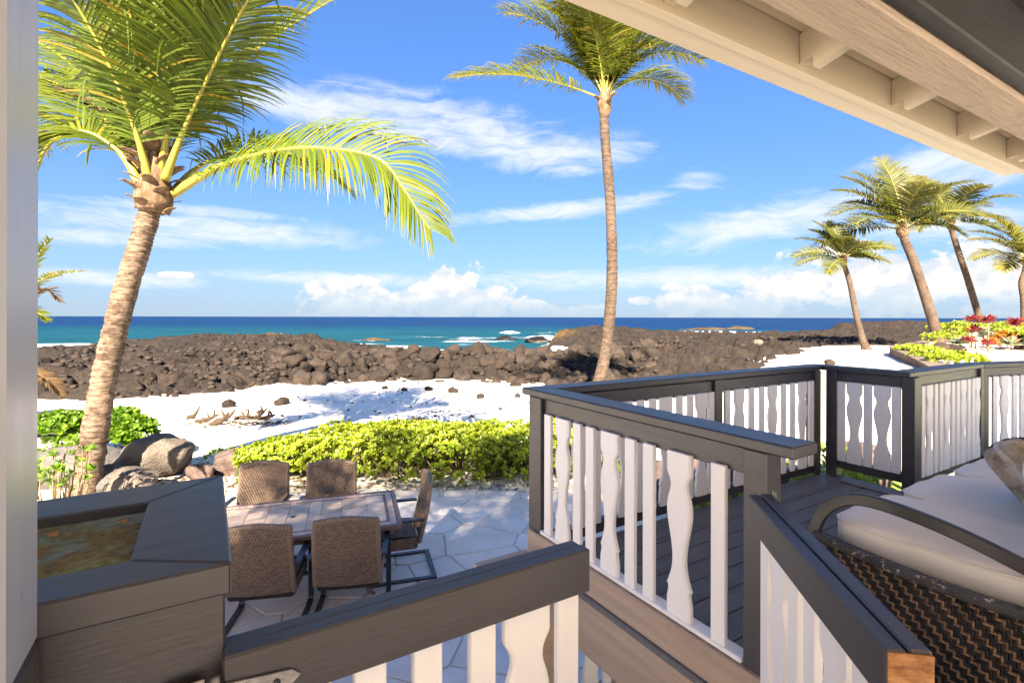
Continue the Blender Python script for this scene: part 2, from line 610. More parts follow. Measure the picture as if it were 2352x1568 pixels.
def sandmat():
    m, t, b = mat('coral_sand')
    tc = t.node('ShaderNodeTexCoord')
    n = t.noise(tc.outputs['Object'], 0.9, 6, 0.6)
    f = t.noise(tc.outputs['Object'], 40.0, 3, 0.7)
    c = t.ramp(n, [(0.3, (0.70, 0.64, 0.56)), (0.7, (0.82, 0.77, 0.70))])
    c = t.mix(t.sstep(f, 0.66, 0.78), c, (0.35, 0.30, 0.25))
    li = t.node('ShaderNodeAttribute', attribute_name='litter')
    ln = t.noise(tc.outputs['Object'], 7.0, 6, 0.7)
    c = t.mix(t.math('MULTIPLY', li.outputs['Fac'], t.sstep(ln, 0.42, 0.62)), c, (0.26, 0.17, 0.10))
    gr = t.node('ShaderNodeAttribute', attribute_name='green')
    gn = t.noise(tc.outputs['Object'], 24.0, 4, 0.7)
    c = t.mix(gr.outputs['Fac'], c, t.mix(gn, (0.14, 0.24, 0.03), (0.34, 0.44, 0.07)))
    t.put(b.inputs['Base Color'], c)
    b.inputs['Roughness'].default_value = 0.95
    b.inputs['Specular IOR Level'].default_value = 0.1
    bp = t.node('ShaderNodeBump')
    bp.inputs['Strength'].default_value = 0.5
    bp.inputs['Distance'].default_value = 0.05
    t.put(bp.inputs['Height'], t.math('ADD', t.noise(tc.outputs['Object'], 2.2, 5, 0.6), t.math('MULTIPLY', f, 0.15)))
    t.l.new(bp.outputs[0], b.inputs['Normal'])
    return m


M['sand'] = sandmat()


def lavamat(name, k=1.0, randv=0.0, tint=None):
    m, t, b = mat(name)
    tc = t.node('ShaderNodeTexCoord')
    co = tc.outputs['Object']
    n = t.noise(co, 0.55, 5, 0.6)
    n2 = t.noise(co, 5.0, 7, 0.7)
    c = t.ramp(n, [(0.3, vary((0.016, 0.0117, 0.0095), k)), (0.5, vary((0.030, 0.0218, 0.0173), k)), (0.72, vary((0.040, 0.028, 0.0215), k))])
    c = t.mix(t.sstep(t.noise(co, 0.8, 4, 0.6, 0.5), 0.62, 0.72), c, vary((0.046, 0.025, 0.019), k))
    c = t.mix(0.8, c, t.ramp(n2, [(0.25, 0.45), (0.75, 1.5)]), 'MULTIPLY')
    if tint:
        c = t.mix(t.sstep(t.noise(co, 1.5, 5, 0.65), 0.40, 0.58), c, tint)
    if randv:
        oi = t.node('ShaderNodeObjectInfo')
        kk = t.math('ADD', 1 - randv, t.math('MULTIPLY', oi.outputs['Random'], 2 * randv))
        c = t.mix(1.0, c, t.xyz(kk, kk, kk), 'MULTIPLY')
    if name == 'lava':
        al = t.node('ShaderNodeAttribute', attribute_name='algae')
        c = t.mix(t.math('MULTIPLY', al.outputs['Fac'], t.sstep(n2, 0.35, 0.55)), c, (0.15, 0.085, 0.022))
    t.put(b.inputs['Base Color'], c)
    b.inputs['Roughness'].default_value = 0.85
    b.inputs['Specular IOR Level'].default_value = 0.2
    bp = t.node('ShaderNodeBump')
    bp.inputs['Strength'].default_value = 0.9
    bp.inputs['Distance'].default_value = 0.06
    t.put(bp.inputs['Height'], t.math('ADD', n2, t.math('MULTIPLY', t.noise(co, 22.0, 4, 0.7), 0.35)))
    t.l.new(bp.outputs[0], b.inputs['Normal'])
    return m


M['lava'] = lavamat('lava', 0.8)
M['boulder'] = lavamat('lava_boulder', 1.15, 0.4)
M['wetlava'] = lavamat('wet_lava', 0.4)
M['wetlava'].node_tree.nodes['Principled BSDF'].inputs['Roughness'].default_value = 0.35
M['greyrock'] = surf('grey_boulder', (0.125, 0.103, 0.086), 0.85, 0.3, 2.5, 0.9, 14, spec=0.2, dist=0.04)
M['redrock'] = surf('reddish_boulder', (0.10, 0.063, 0.054), 0.85, 0.4, 2.5, 0.9, 14, spec=0.2, dist=0.04, col2=(0.16, 0.115, 0.10))
M['darkrock'] = surf('dark_boulder', (0.10, 0.092, 0.088), 0.8, 0.35, 3, 0.9, 14, spec=0.25, dist=0.04)
M['reef'] = surf('tan_reef', (0.030, 0.022, 0.015), 0.8, 0.4, 2, 0.9, 6, spec=0.2, dist=0.1, col2=(0.09, 0.06, 0.03))
M['blackrock'] = surf('black_smooth_rock', (0.035, 0.04, 0.05), 0.4, 0.3, 3, 0.4, 14, spec=0.5, dist=0.02)


def seamat():
    m, t, b = mat('sea_water')
    tc = t.node('ShaderNodeTexCoord')
    co = tc.outputs['Object']
    x, y, z = t.sep(co)[:3]
    sh = t.node('ShaderNodeAttribute', attribute_name='shallow')
    fo = t.node('ShaderNodeAttribute', attribute_name='foam')
    mp = t.node('ShaderNodeMapping')
    mp.inputs['Scale'].default_value = (0.35, 1.0, 1.0)
    t.l.new(co, mp.inputs[0])
    big = t.noise(mp.outputs[0], 0.035, 5, 0.6)
    s = t.math('ADD', sh.outputs['Fac'], t.math('MULTIPLY', t.math('SUBTRACT', big, 0.5), 0.55), clamp=True)
    c = t.ramp(s, [(0.0, (0.0022, 0.019, 0.068)), (0.25, (0.0020, 0.021, 0.070)), (0.6, (0.0012, 0.030, 0.064)), (1.0, (0.004, 0.050, 0.064))])
    chop = t.noise(mp.outputs[0], 0.55, 6, 0.65)
    chop2 = t.noise(mp.outputs[0], 0.09, 6, 0.7)
    c = t.mix(0.75, c, t.ramp(t.math('ADD', t.math('MULTIPLY', chop, 0.5), t.math('MULTIPLY', chop2, 0.5)), [(0.36, 0.55), (0.64, 1.5)]), 'MULTIPLY')
    fn = t.noise(mp.outputs[0], 0.22, 8, 0.72, 0.8)
    fm = t.sstep(t.math('ADD', fo.outputs['Fac'], t.math('MULTIPLY', t.math('SUBTRACT', fn, 0.5), 1.7)), 0.42, 0.58)
    cap = t.math('MULTIPLY', t.sstep(t.noise(mp.outputs[0], 0.16, 7, 0.7), 0.715, 0.76), t.sstep(y, 420, 90))
    fm = t.math('MAXIMUM', fm, cap)
    c = t.mix(fm, c, (0.82, 0.85, 0.87))
    t.put(b.inputs['Base Color'], c)
    t.put(b.inputs['Roughness'], t.math('ADD', 0.45, t.math('MULTIPLY', fm, 0.4)))
    b.inputs['Specular IOR Level'].default_value = 0.02
    bp = t.node('ShaderNodeBump')
    bp.inputs['Strength'].default_value = 1.0
    bp.inputs['Distance'].default_value = 0.6
    t.put(bp.inputs['Height'], t.math('ADD', t.math('MULTIPLY', chop, 0.8), t.math('MULTIPLY', chop2, 2.0)))
    t.l.new(bp.outputs[0], b.inputs['Normal'])
    return m


M['sea'] = seamat()
M['flag'] = surf('flagstone', (0.78, 0.65, 0.56), 0.5, 0.12, 2.2, 0.3, 18, spec=0.4, col2=(0.84, 0.75, 0.68), randv=0.09, dist=0.006)
M['grout'] = surf('patio_joint', (0.60, 0.51, 0.44), 0.9, 0.15, 6, 0.4, 60, spec=0.1)
M['concrete'] = surf('wall_cap', (0.13, 0.10, 0.085), 0.9, 0.15, 3, 0.4, 30, spec=0.1)
M['stonewall'] = surf('lava_stone_wall', (0.11, 0.083, 0.068), 0.9, 0.5, 5, 0.9, 10, spec=0.1, dist=0.05)
M['tile'] = surf('slate_tile', (0.62, 0.40, 0.26), 0.5, 0.22, 7, 0.3, 40, spec=0.4, col2=(0.66, 0.52, 0.42), randv=0.2, dist=0.003)
M['tableframe'] = surf('table_bronze', (0.17, 0.095, 0.075), 0.4, 0.15, 5, 0.1, 40, spec=0.5)
M['blackmetal'] = surf('black_metal', (0.022, 0.022, 0.024), 0.35, 0.3, 5, 0.05, 40, spec=0.5)
M['bronze'] = surf('bronze_metal', (0.030, 0.026, 0.025), 0.32, 0.25, 4, 0.05, 40, spec=0.6)
M['cushion'] = surf('cream_cushion', (0.86, 0.77, 0.67), 0.9, 0.04, 2.5, 0.25, 260, spec=0.1, dist=0.001)
M['pillow'] = surf('patterned_pillow', (0.30, 0.22, 0.12), 0.9, 0.5, 14, 0.4, 120, spec=0.1, dist=0.003, col2=(0.62, 0.54, 0.45))
M['wornband'] = surf('worn_band', (0.055, 0.05, 0.05), 0.6, 0.4, 16, 0.5, 60, spec=0.4)


def worn(m):
    t = NT(m.node_tree)
    b = t.n['Principled BSDF']
    src = b.inputs['Base Color'].links[0].from_socket
    tc = t.node('ShaderNodeTexCoord')
    k = t.sstep(t.noise(tc.outputs['Object'], 34.0, 6, 0.7, 0.4), 0.58, 0.64)
    t.put(b.inputs['Base Color'], t.mix(k, src, (0.5, 0.46, 0.42)))


worn(M['wornband'])


def wickermat(name, c0, c1):
    m, t, b = mat(name)
    at = t.node('ShaderNodeAttribute', attribute_name='rnd')
    tc = t.node('ShaderNodeTexCoord')
    n = t.noise(tc.outputs['Object'], 30.0, 4)
    c = t.mix(t.math('ADD', t.math('MULTIPLY', at.outputs['Fac'], 0.7), t.math('MULTIPLY', n, 0.3)), c0, c1)
    t.put(b.inputs['Base Color'], c)
    b.inputs['Roughness'].default_value = 0.42
    b.inputs['Specular IOR Level'].default_value = 0.45
    return m


M['wicker'] = wickermat('brown_wicker', (0.115, 0.070, 0.046), (0.27, 0.175, 0.12))
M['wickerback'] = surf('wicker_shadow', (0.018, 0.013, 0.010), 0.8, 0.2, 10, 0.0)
M['strand_tan'] = surf('tan_strand', (0.24, 0.135, 0.075), 0.4, 0.3, 20, 0.1, 80, randv=0.45)
M['strand_black'] = surf('black_strand', (0.028, 0.024, 0.022), 0.35, 0.25, 20, 0.1, 80, randv=0.3)
M['wire'] = surf('rusty_wire', (0.18, 0.09, 0.06), 0.7, 0.3, 30, 0.0)

# ------------------------------------------------------------------ ground, lava, sea
SEA = -1.2
NB = np.array([(-80, 15.2), (-20, 16.0), (-15, 16.6), (-12, 18.4), (-9, 21.6), (-6, 21.2), (-3, 22.3), (1, 21.3), (5, 21.5), (9.5, 21), (14.5, 22.6), (18, 27.5), (20.5, 29.0), (24, 35), (30, 42), (60, 55), (120, 60)], float)
OB = np.array([(-120, 40), (-60, 50), (-48, 55), (-36, 60), (-26, 60), (-18, 52), (-10, 48), (-2, 45), (2.5, 46), (4.5, 62), (7, 78), (20, 82), (30, 72), (45, 80), (60, 95), (75, 118), (110, 135), (200, 140)], float)


def near_b(x):
    return np.interp(x, NB[:, 0], NB[:, 1])


def far_b(x):
    return np.interp(x, OB[:, 0], OB[:, 1])


def sand_z(x, y):
    z = -0.22 * sst(10, 19, y)
    z = z + (0.93 + 0.22) * sst(6.5, 15.5, x) * sst(9.5, 18, y) * (1 - 0.85 * sst(30, 58, y))
    z = z + 0.05 * fbm(x * 0.5, y * 0.5, 3, 3) * sst(8.5, 11, y)
    out = far_b(x)
    z = z - 3.0 * sst(-8, 14, y - out)
    return z


WALL = [P(2205, 764, 40), P(2139, 779, 33), P(2085, 789, 29), P(2046, 795, 26.5), P(2050, 801, 24.8), P(2078, 813, 22.0), P(2110, 828, 19.6), P(2140, 845, 17.6), P(2190, 880, 15.6)]


def axis(lo, hi, n, c, k):
    t = np.linspace(-1, 1, n)
    s = np.sinh(k * t) / math.sinh(k)
    return np.where(s < 0, c + s * (c - lo), c + s * (hi - c))


def gridfaces(nx, ny):
    i = np.arange(nx - 1)[None, :] + nx * np.arange(ny - 1)[:, None]
    return np.stack([i, i + 1, i + nx + 1, i + nx], -1).reshape(-1, 4)


xs = axis(-160, 220, 420, -1.0, 4.2)
ys = axis(-70, 170, 420, 11.0, 3.4)
XX, YY = np.meshgrid(xs, ys)
ZZ = sand_z(XX, YY)
lit = np.exp(-(((XX + 4.4) / 2.3) ** 2 + ((YY - 9.0) / 1.4) ** 2)) * 1.2 + 0.6 * np.exp(-(((XX + 2) / 4.0) ** 2 + ((YY - 8.55) / 0.5) ** 2)) + 0.7 * np.exp(-(((XX - 17.5) / 5) ** 2 + ((YY - 20) / 3) ** 2))
lit = np.clip(lit, 0, 1)
grn = sst(3.2, 4.2, XX - 0.1 * YY) * sst(4.0, 5.0, YY) * (1 - sst(8.6, 10.2, YY + 0.6 * fbm(XX, YY, 3, 8)))
me = mesh_np('beach_sand', np.stack([XX, YY, ZZ - 0.03], -1), gridfaces(420, 420), True, {'litter': lit.ravel(), 'green': grn.ravel()})
tag(link('beach_sand', me, M['sand']), 'white coral sand beach below the deck', kind='structure')


def lava_z(x, y):
    nb, ob = near_b(x), far_b(x)
    nb = nb + 1.1 * fbm(x * 0.45, y * 0.25, 3, 21)
    base = sand_z(x, np.minimum(y, ob - 9))
    inn = y - nb
    ramp = sst(-0.5, 6.0, inn)
    # smooth swells of old flow, broken slabs, joints
    wx = x + 0.7 * fbm(x * 0.4, y * 0.4, 3, 31)
    wy = y + 0.7 * fbm(x * 0.4 + 9, y * 0.4, 3, 32)
    f1, f2, cid = cells(wx / 2.6, wy / 2.0, 4)
    bulge = np.sqrt(np.clip(1 - f1 * f1 * 0.9, 0, 1))
    crack = 1 - sst(0.0, 0.10, f2 - f1)
    g1, g2, gid = cells(wx / 0.95, wy / 0.8, 14)
    b2 = np.sqrt(np.clip(1 - g1 * g1, 0, 1))
    crack2 = 1 - sst(0.02, 0.16, g2 - g1)
    k1, k2, kid = cells(wx / 0.36, wy / 0.33, 24)
    rough = np.maximum(sst(-0.25, 0.3, fbm(x * 0.12, y * 0.15, 3, 41)) * (1 - 0.35 * sst(-14, -24, x)), 0.95 * sst(4, 9, x))
    swell = 0.28 * fbm(x * 0.09, y * 0.12, 4, 51)
    h = swell + 0.34 * bulge + 0.26 * (cid - 0.5) - 0.36 * crack
    h = h + rough * (0.20 * b2 + 0.42 * (gid - 0.5) - 0.26 * crack2) + (1 - rough) * (0.09 * b2 + 0.10 * (gid - 0.5) - 0.09 * crack2)
    h = h + rough * 0.20 * (kid - 0.4) * (1 - k1) + 0.08 * fbm(x * 3, y * 3, 3, 61)
    tq = 0.17
    st_ = np.floor(h / tq)
    fr_ = h / tq - st_
    h = h * 0.35 + 0.65 * tq * (st_ + sst(0.62, 0.92, fr_))
    left = sst(-10, -16, x) * sst(30, 50, y)
    head = np.exp(-(((x - 12.5) / 7.0) ** 2 + ((y - 68) / 8.0) ** 2))
    far = np.exp(-(((x - 78) / 22.0) ** 2 + ((y - 104) / 9.0) ** 2))
    far2 = np.exp(-(((x - 40) / 12.0) ** 2 + ((y - 72) / 6.0) ** 2))
    mound = np.exp(-(((x + 25) / 3.0) ** 2 + ((y - 58) / 2.5) ** 2))
    z = base + (0.24 + h) * ramp - 0.55 * (1 - ramp)
    z = z + left * 0.32 + head * 1.0 + far * 1.3 + far2 * 0.25 + mound * 0.55
    z = z - 1.5 * sst(-32, -47, x) * sst(34, 46, y) - 0.6 * sst(-20, -12, x) * sst(8, 2, x) * sst(30, 42, y)
    # a tidal pool lets the sea in beside the headland
    z = z - 1.9 * np.exp(-(((x - 0.5) / 4.5) ** 2 + ((y - 51) / 5.0) ** 2))
    z = z - 0.34 * sst(9, 14, x) * sst(20, 26, y) * (1 - sst(40, 60, y)) - 0.2 * sst(17, 24, x) * (1 - sst(40, 60, y))
    edge = y - ob + 3.0 * fbm(x * 0.12, y * 0.1, 3, 71)
    z = z - 4.5 * sst(-4, 8, edge)
    return z, mound


NA, NR = 860, 460
ang = np.linspace(R(-56), R(56), NA)
rad = np.exp(np.linspace(math.log(14.5), math.log(165), NR))
AA, RR = np.meshgrid(ang, rad)
LX, LY = RR * np.sin(AA), RR * np.cos(AA)
# rows follow depth rather than arc, so the sheet is even across the view
LY = RR
LX = RR * np.tan(AA)
LZ, mound = lava_z(LX, LY)
alg = np.clip(mound * 1.2 + 0.9 * np.exp(-(((LX - 5.5) / 2.0) ** 2 + ((LY - 66) / 5) ** 2)) + 0.6 * np.exp(-(((LX - 31) / 5.0) ** 2 + ((LY - 74) / 3) ** 2)), 0, 1)
me = mesh_np('lava_shelf', np.stack([LX, LY, LZ], -1), gridfaces(NA, NR), True, {'algae': alg.ravel()})
tag(link('lava_shelf', me, M['lava']), 'old brown black lava flow between beach and sea', kind='structure')

SA, SR = 300, 330
ang = np.linspace(R(-62), R(62), SA)
rad = np.concatenate([np.exp(np.linspace(math.log(38), math.log(700), 270)), np.exp(np.linspace(math.log(720), math.log(80000), 60))])
AA, RR = np.meshgrid(ang, rad)
SX, SY = RR * np.tan(AA), RR
amp = np.clip(1 - SY / 600, 0, 1)
SZ = SEA + amp * (0.16 * fbm(SX * 0.04, SY * 0.11, 3, 81) + 0.10 * fbm(SX * 0.15, SY * 0.3, 3, 82))
SZ = SZ + 0.75 * np.exp(-(((SX + 0.5) / 3.0) ** 2 + ((SY - 122) / 1.2) ** 2))
dsh = SY - far_b(SX)
foam = np.exp(-np.clip(dsh, 0, 999) / 14) * 0.85 + 0.9 * np.exp(-(((SX + 0.5) / 2.6) ** 2 + ((SY - 121.5) / 1.6) ** 2)) + 0.75 * np.exp(-((SX - 45) / 34) ** 4 - ((SY - 128) / 30) ** 2)
foam = foam + 0.8 * np.exp(-((SX + 60) / 16) ** 2 - ((SY - 66) / 9) ** 2)
foam = foam + 0.95 * np.exp(-((SX + 8) / 18) ** 4 - ((dsh - 16) / 34) ** 2) * sst(-0.35, 0.1, fbm(SX * 0.05, SY * 0.09, 3, 91))
foam = np.clip(foam, 0, 1)
shal = sst(330, 120, SY + 0.9 * np.clip(SX - 10, 0, 200)) * 0.85 + 0.2 * np.exp(-np.clip(dsh, 0, 999) / 25)
me = mesh_np('sea', np.stack([SX, SY, SZ], -1), gridfaces(SA, SR), True, {'foam': foam.ravel(), 'shallow': shal.ravel()})
tag(link('sea', me, M['sea']), 'blue sea turning turquoise towards the shore', kind='structure')


def lz(x, y):
    """lava height read from the sheet itself"""
    fr = (math.log(max(y, 14.6)) - math.log(14.5)) / (math.log(165) - math.log(14.5)) * (NR - 1)
    fa = (math.atan2(x, y) + R(56)) / R(112) * (NA - 1)
    return float(LZ[min(NR - 1, max(0, int(round(fr)))), min(NA - 1, max(0, int(round(fa))))])


def gz(x, y):
    return float(sand_z(np.array([float(x)]), np.array([float(y)]))[0]) - 0.03


# ------------------------------------------------------------------ rocks
def rock_mesh(seed, sub=3, ang=5, amp=0.18, freq=1.3, fine=0.05, name='rock'):
    rg = random.Random(seed)
    bm = bmesh.new()
    bmesh.ops.create_icosphere(bm, subdivisions=sub, radius=1.0)
    off = Vector((rg.uniform(-50, 50), rg.uniform(-50, 50), rg.uniform(-50, 50)))
    pl = []
    for _ in range(ang):
        n = Vector((rg.gauss(0, 1), rg.gauss(0, 1), rg.gauss(0, 1))).normalized()
        pl.append((n, rg.uniform(0.55, 0.85)))
    for v in bm.verts:
        c = v.co.copy()
        for n, d in pl:
            k = c.dot(n) - d
            if k > 0:
                c -= n * k * 0.9
        s = 1 + amp * mn.noise(c * freq + off) + fine * mn.fractal(c * 3.2 + off, 1.0, 2.0, 4)
        v.co = c * s
    me = bpy.data.meshes.new(name)
    bm.to_mesh(me)
    bm.free()
    for p in me.polygons:
        p.use_smooth = True
    return me


BM = [rock_mesh(100 + i, 3, 7, 0.28, 1.2, 0.07, 'lava_boulder') for i in range(12)]
for me_ in BM:
    me_.materials.append(M['boulder'])
rg = random.Random(11)
spots = []


def try_spot(px, py, s, k=0.62):
    g = G(px, py, 0.25)
    x, y = g.x, g.y
    for (a, b, r) in spots:
        if (a - x) ** 2 + (b - y) ** 2 < (k * (r + s)) ** 2:
            return None
    spots.append((x, y, s))
    return x, y


cnt = 0
tries = 0
cand = []
while cnt < 300 and tries < 9000:
    tries += 1
    px = rg.uniform(620, 1500)
    lo = 806 + 14 * math.sin(px * 0.01)
    hi = 905 if px > 900 else 905 - (900 - px) * 0.22
    if px < 1000 and rg.random() < 0.15:
        lo = 800
    py = lo + (hi - lo) * rg.random() ** 0.85
    g = G(px, py, 0.25)
    s = (0.16 + 0.34 * rg.random() ** 1.6) * (0.55 + 0.026 * g.y)
    if g.y > far_b(g.x) - 1:
        continue
    r = try_spot(px, py, s)
    if not r:
        continue
    x, y = r
    z = lz(x, y)
    if z < -0.6:
        continue
    o = link('lava_boulder', BM[rg.randrange(12)])
    o.location = (x, y, z + s * 0.32)
    o.scale = (s * rg.uniform(0.9, 1.35), s * rg.uniform(0.85, 1.15), s * rg.uniform(0.62, 0.92))
    o.rotation_euler = (rg.uniform(-.5, .5), rg.uniform(-.5, .5), rg.uniform(0, 6.28))
    zone = 'at the sandy foot of the heap' if py > 870 else 'in the thick of the heap' if py > 832 else 'on the surf side of the heap'
    flank = 'nearest the leaning palm' if px < 900 else 'in mid shore' if px < 1200 else 'nearest the tall slim palm'
    size = 'big' if s > .42 else 'small' if s < .26 else 'rounded'
    tag(o, size + ' dark lava boulder ' + zone + ', ' + flank, 'boulder', 'lava boulders heaped along the shore')
    cnt += 1

# the small stones between them, and rubble further right
vb, fb, off = [], [], 0
small = [rock_mesh(300 + i, 1, 4, 0.2, 1.2, 0.0) for i in range(5)]
sm = []
for me_ in small:
    v = np.array([p.co[:] for p in me_.vertices])
    f = np.array([list(p.vertices) for p in me_.polygons])
    sm.append((v, f))
nrg = np.random.default_rng(5)
for i in range(2300):
    if i < 1700:
        px, py = nrg.uniform(560, 1520), nrg.uniform(800, 908)
    elif i < 1820:
        px, py = nrg.uniform(1480, 1990), nrg.uniform(778, 850)
    else:
        px, py = nrg.uniform(110, 700), nrg.uniform(800, 900)
    g = G(px, py, 0.25)
    if g.y > far_b(g.x) - 1:
        continue
    s = nrg.uniform(0.05, 0.17) * (0.5 + 0.028 * g.y)
    z = lz(g.x, g.y)
    if z < -0.5:
        continue
    v, f = sm[i % 5]
    a = nrg.uniform(0, 6.28)
    rot = np.array([[math.cos(a), -math.sin(a), 0], [math.sin(a), math.cos(a), 0], [0, 0, 1]])
    vb.append((v * np.array([1.2, 1, 0.75])) @ rot.T * s + np.array([g.x, g.y, z + s * 0.35]))
    fb.append(f + off)
    off += len(v)
me = mesh_np('stones', np.concatenate(vb), np.concatenate(fb), True)
tag(link('lava_rubble', me, M['boulder']), 'small dark lava stones filling gaps between boulders', 'rubble', kind='stuff')

# big boulders beside the patio: (px, py of centre foot, size x, y, z, material, label)
BIG = [
    (362, 1070, 9.0, (0.62, 0.5, 0.50), 'greyrock', 'tall pale grey boulder dappled by frond shadow beside naupaka shrub', 41, 0.9),
    (540, 1052, 9.3, (0.50, 0.4, 0.30), 'redrock', 'squat boulder with red flush and white stains at hedge end', 42, 0.3),
    (462, 1058, 8.8, (0.27, 0.26, 0.22), 'redrock', 'small brown pitted boulder between grey and red boulders', 43, 2.0),
    (612, 1022, 10.2, (0.36, 0.3, 0.22), 'redrock', 'smooth brown boulder half hidden behind hedge end', 44, 1.0),
    (310, 1118, 8.0, (0.46, 0.40, 0.34), 'greyrock', 'pale rough boulder behind the hollow pedestal', 45, 2.2),
    (262, 1085, 8.2, (0.42, 0.38, 0.30), 'darkrock', 'speckled boulder right behind the leaning palm trunk', 46, 0.2),
    (150, 1090, 8.6, (0.85, 0.5, 0.42), 'darkrock', 'long dark boulder left of the leaning palm trunk', 47, 0.5),
    (120, 1030, 9.4, (0.45, 0.4, 0.30), 'darkrock', 'mossy dark boulder under the left naupaka shrub', 48, 1.5),
    (298, 985, 11.2, (0.22, 0.2, 0.18), 'redrock', 'small round brown boulder peeking above naupaka shrub', 49, 0.0),
    (140, 962, 12.5, (1.3, 0.8, 0.42), 'blackrock', 'low smooth blue black rock behind left naupaka shrub', 50, 0.1),
]
for px, py, d, s, mt, lab, sd, rz in BIG:
    p = P(px, py, d)
    me_ = rock_mesh(sd, 4, 9, 0.22, 1.1, 0.06, 'boulder')
    o = link('boulder', me_, M[mt])
    o.location = (p.x, p.y, gz(p.x, p.y) + s[2] * 0.55)
    o.scale = s
    o.rotation_euler = (0, 0, rz)
    tag(o, lab, 'boulder')

# boulders seen through the deck railing
for (u_, v_, s, sd, lab) in [(7.2, 5.2, (0.85, 0.7, 0.62), 61, 'big brown boulder seen through the wavy slats of the short railing'),
                             (6.0, 5.7, (0.6, 0.5, 0.4), 62, 'brown boulder seen behind the corner of the short railing'),
                             (9.6, 4.4, (0.6, 0.5, 0.5), 63, 'boulder seen through the farthest railing panel')]:
    p = uv(u_, v_)
    o = link('boulder', rock_mesh(sd, 3, 8, 0.2, 1.1, 0.06, 'boulder'), M['redrock'])
    o.location = (p.x, p.y, gz(p.x, p.y) + s[2] * 0.5)
    o.scale = s
    tag(o, lab, 'boulder')

# stones lying on the sand
STN = [(528, 930, .22, 'oblong dark stone on sand nearest the lava edge'), (648, 924, .24, 'dark peaked stone alone on open sand'),
       (598, 945, .10, 'tiny dark stone above the driftwood heap'), (403, 905, .13, 'little stone at the lava edge beside the leaning palm'),
       (1103, 908, .17, 'cube shaped dark stone on sand before the boulder field'), (1188, 905, .14, 'pitted stone with pale dents near dry grass by railing corner'),
       (985, 892, .16, 'dark stone on white sand just before the boulders'), (1040, 896, .2, 'flat brown stone at the sandy foot of the boulders'),
       (1232, 946, .09, 'small stone against the deck corner post'), (962, 985, .25, 'dark stone just behind the hedge top'),
       (1250, 992, .25, 'brown stone behind hedge beside the deck corner'), (905, 975, .10, 'pebble sized stone on shaded sand behind hedge'),
       (885, 888, .13, 'reddish stone on the sand edge in mid beach'), (930, 893, .12, 'dark lump on sand left of the boulder edge'),
       (1085, 955, .07, 'tiny stone on bright sand in mid beach'), (700, 915, .07, 'tiny pebble right of the peaked stone'),
       (1150, 935, .07, 'tiny pebble before the dry grass'), (1000, 955, .06, 'tiny grey pebble on bright open sand')]
for i, (px, py, s, lab) in enumerate(STN):
    g = G(px, py, -0.15)
    o = link('stone', rock_mesh(500 + i, 3, 7, 0.2, 1.2, 0.08, 'stone'), M['boulder'])
    o.location = (g.x, g.y, gz(g.x, g.y) + s * 0.35)
    o.scale = (s * 1.2, s, s * 0.8)
    o.rotation_euler = (0, 0, i)
    tag(o, lab, 'stone')
for i, (px, py, s, lab) in enumerate([(1905, 812, .22, 'flat brown stone lying on white sand near the sea wall'), (2088, 771, .45, 'dark rounded boulder among white coral beyond the wall'),
                                      (2075, 783, .25, 'small dark stone beyond the low sea wall'), (2100, 780, .22, 'little stone beside the far sea wall'), (1740, 800, .3, 'pale coral boulder resting on the lava')]):
    d = 22 if i == 0 else 31
    p = P(px, py, d)
    o = link('stone', rock_mesh(560 + i, 3, 7, 0.2, 1.2, 0.08, 'stone'), M['boulder'] if i < 4 else M['greyrock'])
    o.location = (p.x, p.y, max(gz(p.x, p.y), lz(p.x, p.y)) + s * 0.4)
    o.scale = (s * 1.2, s, s * 0.8)
    tag(o, lab, 'stone')

# specks of lava scattered over the sand
vb, fb, off = [], [], 0
for i in range(420):
    px, py = nrg.uniform(260, 1260), 880 + 110 * nrg.random() ** 1.4
    if i > 300:
        px, py = nrg.uniform(1500, 2060), nrg.uniform(800, 850)
    g = G(px, py, -.15 if i <= 300 else .8)
    if g.y > near_b(g.x) + .5:
        continue
    s = nrg.uniform(.012, .05)
    v, f = sm[i % 5]
    vb.append(v * s * np.array([1.3, 1, .7]) + np.array([g.x, g.y, gz(g.x, g.y) + s * .3]))
    fb.append(f + off)
    off += len(v)
tag(link('pebbles', mesh_np('pebbles', np.concatenate(vb), np.concatenate(fb), True), M['boulder']), 'tiny dark pebbles scattered over the white sand', 'pebbles', kind='stuff')

# rocks standing in the surf
for i, (px, py, s, lab) in enumerate([(1165, 779, (1.9, 1.2, .6), 'low black rock awash in white surf'), (1235, 785, (2.6, 1.4, .9), 'wet black rock ledge beside the tidal pool'),
                                      (1330, 787, (4.5, 1.6, 1.0), 'long wet black reef before the headland'), (860, 781, (2.6, .8, .45), 'low tan reef rock in the foam'),
                                      (1620, 757, (9, 2, .9), 'flat reef awash beyond the headland'), (1700, 756, (7, 2, 1.0), 'tan topped reef beside the offshore foam')]):
    d = FPX * (EYE - SEA) / (py - hy(px))
    p = P(px, py, d)
    o = link('sea_rock', rock_mesh(600 + i, 3, 6, 0.4, 1.6, 0.16, 'sea_rock'), M['wetlava'] if i < 3 else M['reef'])
    o.location = (p.x, p.y, SEA - 0.05)
    o.scale = s
    tag(o, lab, 'rock')


